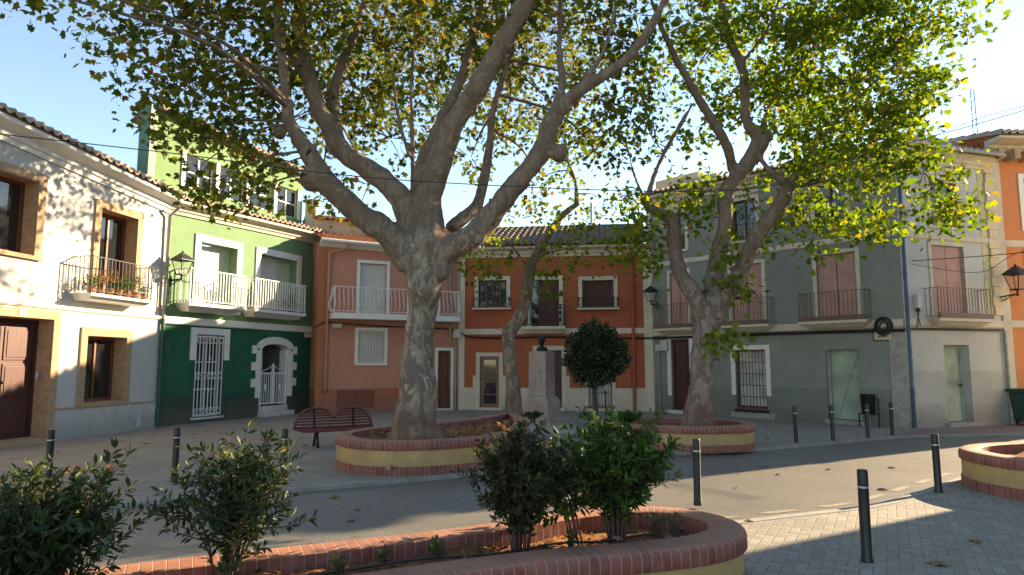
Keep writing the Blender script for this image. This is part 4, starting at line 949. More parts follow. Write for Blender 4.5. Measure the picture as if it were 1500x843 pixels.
def make_tree(loc, label, trunk, limbs, blobs, leafm, bm_, cat='tree', name='plane_tree', lsize=.118, voxel=.035, dens=300, knobs=()):
    root = thing(name, loc, label, cat); L0 = Vector(loc)
    mb = MB(); nodes = []
    def addl(pts, seg=14, per=5):
        q = crom([(*[c for c in (Vector(p[:3]) - L0)], p[3]) for p in pts], per)
        P = []; Rr = []
        for i, a in enumerate(q):
            jt = noise.noise_vector(Vector(a[:3])*1.7)*a[3]*.28; P.append(Vector(a[:3])+jt); Rr.append(max(.006, a[3]*.87*(1+.13*noise.noise(Vector(a[:3])*3.1))))
        mb.tube(P, Rr, seg)
        return P, Rr
    addl(trunk, 18)
    for l in limbs:
        P, Rr = addl(l); nodes += list(zip(P[2:], Rr[2:]))
    for (p, r) in knobs: mb.ball(tuple(Vector(p)-L0), r, 10, 8)
    tr = mb.build('trunk', bm_, root, smooth='full')
    rm = tr.modifiers.new('merge', 'REMESH'); rm.mode = 'VOXEL'; rm.voxel_size = voxel; rm.use_smooth_shade = True
    sm = tr.modifiers.new('soften', 'SMOOTH'); sm.iterations = 6; sm.factor = .6
    tx = bpy.data.textures.new('bark_lumps', 'CLOUDS'); tx.noise_scale = .22; dp = tr.modifiers.new('lumps', 'DISPLACE'); dp.texture = tx; dp.strength = .06; dp.mid_level = .5
    tw = MB(); pos = []; 
    for (px, py, Y, r, dn) in blobs:
        c = D(px, py, Y) - L0
        near_ = sorted(nodes, key=lambda t_: (t_[0]-c).length - t_[1]*2)[:1][0]
        a = near_[0]; L = (c-a).length
        if L > .3:
            mid = a.lerp(c, .5)+Vector((random.uniform(-.15, .15), random.uniform(-.15, .15), .12))*L*.6
            pts = crom([a, mid, c], 5); r0 = min(near_[1]*.5, .014+.008*L); tw.tube([Vector(p) for p in pts], [r0*(1-.75*i/(len(pts)-1)) for i in range(len(pts))], 6)
        nsub = max(3, int(r*r*11*dn))
        for _ in range(nsub):
            d = rng.normal(size=3); d /= np.linalg.norm(d); rad = r*(rng.random()**.45); sc = np.array(c)+d*rad*np.array([1, 1, .8])
            if rng.random() < .75: tw.tube([c.lerp(Vector(sc), .15), c.lerp(Vector(sc), .6)+Vector((0, 0, .08)), Vector(sc)], [.014, .009, .004], 4, cap=False)
            m_ = int(rng.integers(12, 26)*dens/190)
            pos.append(sc + rng.normal(size=(m_, 3))*np.array([.24, .24, .17]))
    pos = np.concatenate(pos); N = len(pos)
    ax = rng.normal(size=(N, 3))*.8+np.array([0, 0, -.45]); nr = rng.normal(size=(N, 3))*.75+np.array([0, 0, .7])
    sz = lsize*(.6+.75*rng.random(N))
    tw.build('branches', bm_, root, smooth='full')
    leaf_mesh('crown', PLANE_T, PLANE_F, pos, ax, nr, sz, [leafm], root)
    return root, N
def px(x, y, Y, r): return (*D(x, y, Y), r)
d = 12.1
T1 = [px(612, 655, d, .58), px(611, 636, d, .49), px(609, 612, d, .43), px(612, 570, d, .375), px(616, 510, d, .31), px(619, 462, d, .30), px(620, 430, d, .345), px(621, 400, d, .42), px(621, 372, d, .46), px(622, 335, d, .36), px(625, 300, d, .2)]
limbs1 = [
 [px(605, 385, d, .34), px(566, 338, 12, .28), px(524, 309, 11.9, .25), px(480, 272, 11.8, .23), px(455, 228, 11.7, .19), px(430, 189, 11.7, .13), px(420, 149, 11.7, .12), px(413, 90, 11.7, .10), px(405, 20, 11.8, .08), px(395, -60, 12, .05)],
 [px(612, 350, 12.2, .30), px(585, 290, 12.2, .26), px(549, 257, 12.3, .23), px(499, 219, 12.4, .21), px(470, 164, 12.5, .19), px(447, 105, 12.5, .17), px(425, 72, 12.6, .14), px(395, 30, 12.7, .11), px(375, -20, 12.8, .09), px(350, -90, 13, .05)],
 [px(452, 118, 12.5, .16), px(446, 70, 12.6, .16), px(440, 20, 12.7, .15), px(452, -40, 12.8, .11), px(470, -110, 13, .06)],
 [px(497, 215, 12.4, .15), px(487, 165, 12.9, .15), px(496, 110, 13.1, .12), px(514, 65, 13.3, .10), px(534, 5, 13.5, .08), px(550, -60, 13.7, .05)],
 [px(625, 340, 12.1, .36), px(629, 295, 12.1, .30), px(645, 235, 12.0, .26), px(672, 170, 11.9, .235), px(712, 110, 11.7, .21), px(744, 50, 11.5, .20), px(772, 0, 11.4, .18), px(800, -60, 11.2, .11)],
 [px(615, 310, 12.4, .22), px(621, 239, 12.6, .18), px(649, 174, 12.8, .14), px(677, 110, 13.0, .12), px(697, 45, 13.2, .11), px(709, -10, 13.4, .09), px(718, -80, 13.6, .05)],
 [px(660, 335, 12.5, .16), px(699, 299, 12.9, .13), px(716, 224, 13.1, .105), px(723, 164, 13.2, .09), px(742, 100, 13.3, .08), px(760, 40, 13.4, .06), px(780, -30, 13.5, .04)],
 [px(628, 400, 12.0, .30), px(655, 368, 11.9, .27), px(699, 341, 11.8, .255), px(749, 280, 11.7, .22), px(793, 222, 11.6, .20), px(815, 165, 11.5, .19), px(848, 133, 11.4, .15), px(881, 112, 11.3, .12), px(928, 75, 11.2, .10), px(975, 0, 11.0, .08), px(1000, -70, 10.9, .04)],
 [px(813, 175, 11.5, .14), px(823, 120, 11.7, .09), px(819, 60, 11.9, .07), px(822, 0, 12, .06), px(830, -60, 12, .03)],
 [px(604, 320, 12.6, .08), px(605, 229, 13, .06), px(602, 150, 13.1, .05), px(606, 65, 13.2, .04), px(612, 0, 13.3, .025)],
 [px(600, 230, 12.9, .05), px(583, 170, 13.1, .05), px(575, 110, 13.2, .035), px(560, 40, 13.3, .02)],
 [px(470, 250, 11.8, .10), px(432, 205, 12.1, .09), px(425, 160, 12.2, .085), px(418, 110, 12.3, .07), px(400, 50, 12.4, .04)],
 [px(850, 130, 11.4, .06), px(890, 60, 11.6, .05), px(905, -20, 11.7, .03)],
]
blobs1 = [(215,-20,11.5,1.05,.9),(140,-15,11.5,.6,.6),(165,50,11.5,.6,.35),(260,40,11.5,1.5,1),(330,20,12,1.5,1),(230,110,11.5,.9,.5),(290,140,12,1.3,1),(360,110,12.5,1.5,1),(250,190,11.8,.8,.6),(330,215,11.8,1.0,1),(300,275,11.4,.7,.7),(390,255,11.6,.75,.9),(360,300,11.4,.4,.5),(420,180,13.5,1.3,.8),
 (480,60,14,1.5,.9),(520,150,14.5,1.4,.7),(470,290,14.5,.7,.4),(560,60,14,1.5,.9),(570,200,15,1.2,.7),(640,90,14.5,1.4,.7),(540,270,15,.9,.4),(600,-20,12,1.5,.9),(690,10,13,1.5,.7),(690,230,16,1.1,.6),(740,180,16,1.3,.6),(770,100,14.5,1.3,.8),(860,40,13.5,1.4,.9),(930,20,13,1.3,.7),(830,170,15,1.1,.7),(900,150,14,1.2,.8),(880,230,15,.9,.6),(790,270,16,.8,.5),(960,120,13,.9,.5),
 (420,-20,11,1.4,.9),(500,-60,11.5,1.6,.8),(740,-70,11.5,1.7,.8),(860,-80,11.5,1.6,.8),(340,-100,11.5,1.8,.8),(230,-130,12,1.3,.6),(620,-140,12.5,1.9,.7),
 (640,150,18.5,1.5,.7),(720,80,19,1.7,.7),(560,130,18.5,1.5,.6),(800,60,19.5,1.7,.7),(600,30,19,1.8,.7),(700,-10,19.5,1.9,.7),(850,-10,19,1.8,.7),(480,190,18,1.1,.5),(560,120,21,1.5,.6),(640,190,21.5,1.4,.6),(700,100,21.5,1.5,.7),(780,160,22,1.4,.6),(840,90,22,1.5,.6),(620,30,21,1.7,.7),(740,20,22,1.8,.7),(820,200,22,1.1,.4),(530,10,20.5,1.5,.6),(440,90,17,1.5,.7),
 (20,-25,7.5,.35,.7),(90,-30,8,.4,.5)]
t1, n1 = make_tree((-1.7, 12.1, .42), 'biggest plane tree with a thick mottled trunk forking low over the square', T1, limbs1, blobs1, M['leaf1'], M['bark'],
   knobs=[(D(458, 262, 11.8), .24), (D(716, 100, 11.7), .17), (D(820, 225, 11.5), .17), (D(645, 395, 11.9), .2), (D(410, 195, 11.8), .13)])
d = 14.6
T2 = [px(1026, 636, d, .46), px(1025, 618, d, .38), px(1026, 590, d, .33), px(1029, 550, d, .285), px(1034, 500, d, .28), px(1041, 465, d, .33), px(1046, 438, d, .26)]
limbs2 = [
 [px(1034, 478, d, .25), px(1016, 432, 14.5, .21), px(996, 400, 14.5, .19), px(986, 350, 14.5, .17), px(980, 322, 14.4, .15), px(951, 303, 14.3, .11), px(955, 270, 14.3, .07), px(970, 230, 14.2, .065), px(1015, 152, 14, .06)],
 [px(1040, 465, d, .27), px(1048, 400, 14.6, .23), px(1060, 330, 14.6, .19), px(1066, 280, 14.6, .20), px(1096, 240, 14.6, .20), px(1113, 204, 14.6, .22), px(1094, 178, 14.6, .13), px(1090, 110, 14.7, .12), px(1069, 57, 14.7, .11), px(1056, 5, 14.8, .10), px(1050, -60, 14.8, .06)],
 [px(1075, 248, 14.6, .13), px(1060, 205, 14.3, .12), px(1027, 151, 14.1, .11), px(991, 89, 13.9, .09), px(970, 42, 13.8, .07), px(950, -10, 13.7, .04)],
 [px(1044, 460, d, .25), px(1080, 404, 14.4, .21), px(1108, 350, 14.2, .18), px(1136, 308, 14.0, .17), px(1153, 275, 13.9, .15), px(1125, 248, 13.9, .08), px(1110, 225, 14.1, .07)],
 [px(1153, 275, 13.9, .11), px(1180, 235, 13.7, .07), px(1215, 190, 13.5, .055), px(1270, 130, 13.3, .045), px(1330, 80, 13, .03)],
 [px(1113, 200, 14.6, .10), px(1130, 150, 14.8, .05), px(1165, 80, 15, .045), px(1200, 0, 15, .03)],
 [px(1153, 275, 13.9, .06), px(1210, 265, 13.4, .04), px(1290, 240, 12.9, .03), px(1370, 250, 12.6, .015)],
 [px(1090, 90, 14.7, .05), px(1130, 30, 14.2, .04), px(1150, -40, 14, .03)],
 [px(951, 303, 14.3, .06), px(930, 260, 14.6, .04), px(915, 200, 14.8, .03)],
]
blobs2 = [(950,330,14.3,.8,.7),(925,290,14.4,.6,.5),(960,210,14.5,1.0,.6),(1020,100,15,1.3,.6),(1010,30,14.5,1.3,.8),(1060,160,16,1.2,.6),(1120,110,15.5,1.5,.9),(1110,20,14.5,1.6,1),(1190,80,14.5,1.6,1.2),(1260,30,14,1.6,1.2),(1330,20,13.5,1.3,1.1),(1385,50,13.2,.75,.9),(1250,120,14,1.4,1.3),(1320,110,13.5,1.1,1.2),(1375,110,13.2,.6,.8),(1290,180,13.2,1.0,1.2),(1200,190,14.2,1.3,1.2),(1340,165,13,.5,.7),
 (1240,240,13.4,1.0,1.3),(1300,255,13,.9,1.3),(1350,250,12.8,.6,1.2),(1395,245,12.6,.35,1),(1380,310,12.6,.45,1.1),(1335,305,12.9,.5,1.1),(1410,300,12.6,.22,1),(1190,290,13.4,.9,1),(1240,320,13.2,.75,1.1),(1290,335,13,.5,.9),(1200,345,13.2,.5,.8),(1150,240,13.8,.8,.8),(1010,330,15.3,.9,.8),(1040,280,15.3,.8,.6),(1070,380,13.8,.4,.5),(960,385,14.6,.5,.6),(935,350,15,.7,.7),(1080,430,14,.28,.8),(1060,500,14,.2,.5),(995,280,15,.9,.6),
 (1080,-70,14.5,1.7,.9),(1200,-60,14.2,1.7,.9),(1310,-50,13.8,1.3,.9),(1000,-80,14,1.6,.8),(960,110,16,1.2,.5),(1120,330,16,.8,.7),(1160,160,17.5,1.5,.8),(1250,200,16.5,1.2,.9),(1050,60,18.5,1.5,.7),(1400,-10,13,.8,.6)]
t2, n2 = make_tree((4.0, 14.6, .38), 'second plane tree with a brown trunk and bright yellow green leaves on the right', T2, limbs2, blobs2, M['leaf2'], M['bark2'], dens=340,
   knobs=[(D(1122, 200, 14.6), .17), (D(1150, 285, 13.9), .15), (D(985, 318, 14.4), .13)])
d = 18.6
T3 = [px(755, 612, d, .30), px(753, 590, d, .26), px(751, 555, d, .20), px(748, 515, d, .19), px(745, 488, d, .23), px(757, 470, d, .20), px(770, 440, d, .20), px(774, 400, d, .19), px(785, 372, d, .16), px(802, 345, d, .13), px(822, 318, d, .11), px(848, 297, d, .10)]
limbs3 = [[px(845, 298, d, .09), px(842, 265, d, .06), px(832, 235, 18.5, .05), px(826, 180, 18.5, .035)], [px(785, 372, d, .05), px(830, 365, 18.2, .03), px(880, 350, 18, .02)], [px(776, 395, d, .05), px(740, 350, 18.4, .03), px(715, 345, 18.2, .02)], [px(745, 490, d, .05), px(722, 480, 18.3, .02), px(700, 478, 18.2, .012)]]
blobs3 = [(835,240,18.5,.9,.6),(800,200,18.5,1.2,.6),(870,190,18.5,1.2,.6),(700,365,18.2,.5,.7),(740,360,18.2,.7,.7),(760,320,18.2,.8,.5),(720,400,18,.35,.6),(800,400,17.8,.5,.9),(830,350,18,.8,.8),(870,330,18,.8,.6),(900,360,18,.6,.8),(930,380,18,.5,.7),(800,425,17.7,.25,.9),(850,385,18,.4,.7),(880,290,18.5,.9,.5),(780,270,18.5,.9,.4),(920,320,18,.6,.6),(690,395,17.9,.25,.6)]
t3, n3 = make_tree((.09, 18.6, .38), 'slender crooked plane tree beside the bust monument', T3, limbs3, blobs3, M['leaf2'], M['bark'], lsize=.11, voxel=.03, dens=240)
print('leaves', n1, n2, n3)
# =============================================================== SHRUBS
def shrub(loc, label, lean, W, H, stems, per, lsize, leafm, newm=None, newp=.0, seed=0, name='shrub', tipbias=0, low=.15, group='shrubs in the foreground planter', sub=5, droop=.0, spread=1.0):
    r_ = np.random.default_rng(seed); root = thing(name, loc, label, 'shrub', group); mb = MB(); P = []; A = []; Mi = []
    for s in range(stems):
        an = r_.random()*2*math.pi; rad = math.sqrt(r_.random()); top = np.array([math.cos(an)*rad*W[0]+lean[0], math.sin(an)*rad*W[1]+lean[1], H*(.62+.38*r_.random())*(1-.28*rad**2*spread)])
        b0 = np.array([math.cos(an)*.055*rad, math.sin(an)*.05*rad, -.06]); m1 = b0*.4+top*.38+np.array([0, 0, .04]); m1[:2] *= .75; m2 = b0*.1+top*.75; m2[:2] *= .95; m2[2] += .02
        pts = crom([b0, m1, m2, top], 6); mb.tube([Vector(p) for p in pts], [.008*(1-.75*i/(len(pts)-1)) for i in range(len(pts))], 5)
        lines = [(pts, 1.0)]
        for k in range(sub):
            j = int(r_.integers(5, len(pts)-3)); st = np.array(pts[j]); dd_ = r_.normal(size=3)*np.array([1, 1, .45]); dd_[2] = abs(dd_[2])*.8-droop; dd_ /= np.linalg.norm(dd_); L = (.14+.24*r_.random())*H
            q = crom([st, st+dd_*L*.5+np.array([0, 0, .02]), st+dd_*L+np.array([0, 0, .07*H])], 4); mb.tube([Vector(p) for p in q], [.005*(1-.7*i/(len(q)-1)) for i in range(len(q))], 4); lines.append((q, .6))
        for ln, wgt in lines:
            n = max(4, int(per*wgt)); La = len(ln)
            for i in range(n):
                t = 1-(r_.random()**1.25)*(1-low) if ln is pts else .15+.85*r_.random()
                f = t*(La-1); i0 = min(int(f), La-2); p = ln[i0]+(ln[i0+1]-ln[i0])*(f-i0)
                if p[2] < H*.10: continue
                dr = ln[i0+1]-ln[i0]; dr = dr/np.linalg.norm(dr); o_ = r_.normal(size=3); o_ -= dr*np.dot(o_, dr); o_ /= np.linalg.norm(o_)
                ax = o_*.9+dr*(.55 if t < .93 else 1.1)+np.array([0, 0, -droop]); P.append(p+o_*.004); A.append(ax)
                Mi.append(1 if (newm is not None and ln is pts and t > .93 and top[2] > H*.68 and r_.random() < newp) else 0)
    mb.build('stems', M['stem'], root, smooth='full'); P = np.array(P); A = np.array(A); n = len(P)
    nr = r_.normal(size=(n, 3))*.55+np.array([0, 0, 1.0])
    leaf_mesh('foliage', OVAL_T, OVAL_F, P, A, nr, lsize*(.6+.7*r_.random(n)), [leafm]+([newm] if newm else []), root, np.array(Mi))
    return root
ST = .34
shrub((-2.62, 4.02, ST), 'dark shrub at the bottom left corner with a few red shoots', (0, 0), (.54, .40), .93, 36, 40, .058, M['leaf_bush'], M['leaf_new'], .35, 1)
shrub((-2.98, 4.05, ST), 'small dark shrub cut by the left edge of the picture', (-.15, 0), (.35, .3), .80, 14, 40, .062, M['leaf_bush'], M['leaf_new'], .3, 12)
shrub((-1.80, 4.45, ST), 'tall loose shrub with pink and yellow tips, second from the left', (0.02, 0), (.44, .36), 1.06, 27, 36, .058, M['leaf_bush'], M['leaf_yellow'], .3, 2, low=.05)
shrub((.06, 5.32, ST), 'upright dark brownish shrub left of the bright green one', (0, 0), (.33, .28), .98, 28, 46, .060, leafmat('brownish_shrub_leaf', [(0, (.022, .030, .012)), (.6, (.042, .055, .022)), (.9, (.07, .075, .03)), (1, (.16, .08, .04))], .22, .5, spec=.3), M['leaf_new'], .2, 3, spread=.6, low=.18)
shrub((.83, 5.62, ST), 'bright green bushy shrub, rightmost in the foreground planter', (-.02, .05), (.40, .32), 1.04, 34, 48, .068, M['leaf_bright'], M['leaf_yellow'], .08, 4, low=.2, spread=.7)
shrub((.52, 5.60, ST), 'leaning spray of bright leaves between the two right hand shrubs', (-.22, .0), (.14, .15), .82, 7, 34, .08, M['leaf_bright'], M['leaf_yellow'], .2, 5, low=.5, droop=.15)
rr5 = random.Random(5)
for k, (x, y, s) in enumerate([(-.9, 5.0, .05), (-.55, 5.15, .07), (.45, 5.45, .06), (1.35, 5.85, .09), (1.22, 5.95, .07), (-1.15, 4.75, .06)]):
    shrub((x, y, ST), ['small weed in the soil near the rounded right end of the foreground planter', 'weed sprouting in the soil between the foreground shrubs'][0 if x > 1 else 1], (0, 0), (s, s), s*2.2, 5, 9, .045, M['leaf_bright'], None, 0, 40+k, name='weed', group=('weeds at the right end of the planter' if x > 1 else 'weeds between the shrubs'), sub=0)
for o in list(COL.objects):
    if o.name.startswith('weed'): o['category'] = 'weed'
shrub((.5, 16.3, .42), 'low ground shrub at the right end of the big planter by the monument', (0, 0), (.3, .3), .2, 12, 16, .06, M['leaf_bush'], None, 0, 61, group='low plants in the middle planters')
shrub((2.6, 15.6, .38), 'low green shrub in the left end of the second planter', (0, 0), (.35, .35), .3, 14, 22, .07, M['leaf_bright'], None, 0, 62, group='low plants in the middle planters')
# clipped ball tree
bt = thing('clipped_tree', (2.28, 19.0, 0), 'small dark clipped ball shaped tree in front of the red house', 'tree'); bc = Vector((0.05, 0, 2.0))
mb = MB().tube([(0, 0, -.05), (.02, 0, .5), (-.01, .02, 1.1), (.0, 0, 1.5)], [.085, .07, .065, .05], 10)
for k in range(16):
    a = k*2.4; mb.tube([(0, 0, 1.1+.02*k), (.25*math.cos(a), .25*math.sin(a), 1.6+.03*k), (.6*math.cos(a), .6*math.sin(a), 1.7+.06*k)], [.03, .02, .008], 5)
mb.build('trunk', M['stem'], bt, smooth='full')
r_ = np.random.default_rng(9); n = 9500; dv = r_.normal(size=(n, 3)); dv /= np.linalg.norm(dv, axis=1)[:, None]
lump = np.array([noise.noise(Vector(v)*2.3)*.26+noise.noise(Vector(v)*6)*.13 for v in dv]); rad = (r_.random(n)**.24)*(1+lump)*.90
sh_ = np.array([.93, .93, .95]); P = dv*rad[:, None]*sh_+np.array(bc); P[:, 0] *= 1+.05*(2.0-P[:, 2]); 
P[:, 2] = np.maximum(P[:, 2], 1.08+.10*r_.random(n))
leaf_mesh('crown', OVAL_T, OVAL_F, P, dv+r_.normal(size=(n, 3))*.6, r_.normal(size=(n, 3))*.5+dv*.6+np.array([0, 0, .4]), .10*(.7+.6*r_.random(n)), [M['leaf_ball']], bt)
st = thing('plant_stake', (2.55, 18.9, 0), 'thin dark stake standing beside the clipped tree', 'stake')
MB().tube([(0, 0, 0), (.01, 0, .75), (0, 0, .95)], .018, 6).ball((0, 0, .97), .035).ball((0, 0, .72), .03).build('rod', M['iron'], st, smooth='full')
# =============================================================== BOLLARDS
M['bollard'] = plain('bollard_paint', (.011, .013, .015), .4, .2, .3, 5); M['band'] = plain('reflective_band', (.5, .5, .48), .3, .6)
def bollard(p, label, h=.80):
    t_ = thing('bollard', (p[0], p[1], 0), label, 'bollard', 'bollards along the road', random.uniform(-.1, .1))
    t_.rotation_euler = (random.uniform(-.012, .012), random.uniform(-.012, .012), 0)
    MB().lathe([(.0, -.02), (.052, -.02), (.052, .02), (.046, .035), (.046, h*.80)], seg=20).build('post', M['bollard'], t_, smooth=True)
    MB().lathe([(.0455, h*.80), (.0475, h*.80+.001), (.0475, h*.80+.018), (.0455, h*.80+.019)], seg=20).build('band', M['band'], t_, smooth=True)
    MB().lathe([(.046, h*.80+.02), (.046, h-.012), (.040, h), (.0, h)], seg=20).build('cap', M['bollard'], t_, smooth=True)
for q, lb in [((70, 712), 'bollard behind the bottom left shrub, leftmost'), ((255, 706), 'second bollard from the left, by the tall loose shrub'), ((415, 710), 'dark bollard standing between the bench and the tall loose shrub'),
    ((1167, 649), 'first bollard right of the second plane tree planter'), ((1221, 646), 'bollard in front of the boarded green doorway'), ((1272, 642), 'bollard just left of the litter bin'), ((1308, 638), 'bollard nearest the blue drainpipe corner'),
    ((1022, 738), 'bollard with a sunlit top behind the end of the foreground planter'), ((1375, 722), 'bollard on the sunny road edge left of the right planter'), ((1270, 823), 'nearest and largest bollard on the shaded pavement')]:
    bollard(G(*q), lb, .80 if q[0] != 1375 else .79)
bollard((5.93, 7.93), 'bollard cut by the right edge of the picture', .80)
# =============================================================== BENCH
A_ = Vector((-4.42, 14.35, 0)); B_ = Vector((-2.98, 15.15, 0)); u_ = (B_-A_).normalized(); Lb = (B_-A_).length
bench = thing('park_bench', (A_+B_)/2, 'dark red slatted bench with a double arched backrest left of the big planter', 'bench', None, math.atan2(u_.y, u_.x)); hl = Lb/2+.02
def lobe(x):     # height of the double arched outline at x
    c = hl/2; q = abs(abs(x)-c*.93)/(c*1.07); return .36+.44*math.sqrt(max(0, 1-q**2))
mb = MB()
for s in range(7):
    z = .40+s*.060; 
    for sg in (-1, 1):
        xs = [i*hl/60 for i in range(61) if lobe(i*hl/60) > z+.02]
        if not xs: continue
        x0, x1 = min(xs), max(xs)
        if x0 < .02: x0 = 0
        mb.box(*(sorted((sg*x0, sg*x1))), .30+(z-.36)*.22, .325+(z-.36)*.22, z-.020, z+.020)
mb.build('backrest', M['bench_wood'], bench, bevel=.004)
mb = MB(); pts = []
for i in range(81):
    x = -hl+2*hl*i/80; z = lobe(x); pts.append((x, .31+(z-.36)*.22, z))
mb.tube(pts, .024, 8); mb.build('arched_frame', M['bench_wood'], bench, smooth='full')
mb = MB()
for k in range(5): mb.box(-hl+.02*k, hl-.02*k, .27-.085*k-.07, .27-.085*k, .355-.006*k, .385-.006*k)
mb.build('seat', M['bench_wood'], bench, bevel=.005)
for sg in (-1, 1):
    x = sg*hl*.5
    MB().tube([(x, .10, .34), (x, .0, .18), (x, -.06, .0)], [.03, .028, .035], 8).tube([(x, .18, .34), (x, .26, .15), (x, .32, .0)], [.028, .026, .03], 8).tube([(x, -.08, .325), (x, .10, .335), (x, .29, .345), (x, .39, .78)], .022, 8).build('leg', M['iron'], bench, smooth='full')
# =============================================================== BUST MONUMENT
M['pedestal'] = plain('pinkish_stone', (.40, .325, .29), .8, var=.22, scale=4, bump=.5); M['bronze'] = plain('dark_bronze', (.022, .03, .035), .38, .6, .3, 14)
mon = thing('bust_monument', (.86, 19.9, 0), 'bronze bust on a tall pinkish stone pedestal between the middle planters', 'monument', None, R(-32))
def sqp(prof, name): MB().lathe([(r*math.sqrt(2), z) for r, z in prof], seg=4).build(name, M['pedestal'], mon, bevel=.012)
sqp([(.62, 0), (.62, .13)], 'plinth_step'); sqp([(.52, .131), (.52, .26)], 'plinth_step')
sqp([(.40, .261), (.40, .66), (.385, .70), (.31, .82)], 'base_block'); sqp([(.285, .821), (.272, 2.10)], 'shaft')
MB().box(-.12, .12, -.30, -.281, 1.2, 1.6).build('inscription_panel', M['pedestal'], mon)
bb = MB(); bb.ball((0, 0, 2.42), (.095, .115, .135), 14, 10); bb.ball((0, -.10, 2.40), (.022, .035, .035), 8, 6); bb.ball((0, -.085, 2.335), (.05, .04, .035), 8, 6); bb.ball((-.095, .01, 2.41), (.018, .03, .038), 8, 6); bb.ball((.095, .01, 2.41), (.018, .03, .038), 8, 6)
bb.ball((0, .02, 2.47), (.10, .115, .10), 12, 8); bb.ball((-.035, -.105, 2.435), (.025, .02, .012), 8, 5); bb.ball((.035, -.105, 2.435), (.025, .02, .012), 8, 5)
bb.tube([(0, .02, 2.14), (0, .01, 2.25), (0, 0, 2.36)], [.10, .065, .062], 12); bb.ball((0, .02, 2.17), (.185, .105, .09), 14, 8); bb.tube([(0, 0, 2.095), (0, 0, 2.13)], [.14, .12], 16)
o = bb.build('bust', M['bronze'], mon, smooth='full'); rm = o.modifiers.new('merge', 'REMESH'); rm.mode = 'VOXEL'; rm.voxel_size = .009; rm.use_smooth_shade = True; sm = o.modifiers.new('soften', 'SMOOTH'); sm.iterations = 3
o = MB().box(-.1, 1.75, 17.3, 21.4, 0, .05).build('paved_plinth', plain('pale_paving', (.42, .39, .35), .8, var=.15, scale=3)); tag(o, kind='structure')
# =============================================================== LITTER BIN, DUMPSTER
lb_ = fe((Le-.95, -.35, 0)); ang = math.atan2(fe.u.y, fe.u.x)
lbn = thing('litter_bin', lb_, 'dark litter bin on a bent tube stand by the grey corner', 'litter bin', None, ang)
MB().lathe([(.0, .38), (.155, .38), (.17, .40), (.20, .88), (.205, .90), (.19, .90), (.16, .42), (.0, .42)], seg=20).build('basket', M['bollard'], lbn, smooth=True)
MB().tube([(-.26, 0, 0), (-.26, 0, .35), (-.22, 0, .36), (.22, 0, .36), (.27, 0, .36), (.27, 0, .80)], .02, 8).tube([(.27, 0, 0), (.27, 0, .36)], .02, 8).tube([(.20, 0, .78), (.27, 0, .78)], .015, 6).build('stand', M['iron'], lbn, smooth='full')
dp_ = ff((Lf+.35, -.55, 0)); dm = thing('dumpster', dp_, 'dark green wheeled rubbish container at the right edge', 'rubbish container', None, math.atan2(ff.u.y, ff.u.x))
M['dump'] = plain('green_plastic', (.015, .06, .04), .45, var=.25, scale=3)
MB().lathe([(.40*1.414, .16), (.47*1.414, .95)], seg=4).build('body', M['dump'], dm, bevel=.03); mb = MB().box(-.53, .53, -.53, .53, .951, 1.0); mb.box(-.50, .50, -.5, .5, 1.001, 1.035); mb.build('lid', M['dump'], dm, bevel=.015)
for sx in (-1, 1):
    for sy in (-1, 1): MB().tube([(sx*.33, sy*.33-.03, .08), (sx*.33, sy*.33+.03, .08)], .08, 14).build('wheel', M['iron'], dm, smooth=True)
mb = MB(); mb.tube([(-.2, -.46, .55), (-.1, -.49, .62), (.1, -.49, .62), (.2, -.46, .55)], .012, 6); mb.build('handle', M['box_grey'], dm)
bag = MB().ball((0, 0, .2), (.26, .2, .22), 14, 10).ball((.12, -.02, .38), (.05, .05, .09), 8, 6).build('rubbish_bag', plain('white_bag', (.5, .48, .42), .5, bump=.6, scale=4), None, smooth='full', loc=tuple(ff((Lf+.15, -1.15, 0)))); tag(bag, 'pale knotted rubbish bag lying at the foot of the green container', 'rubbish bag')
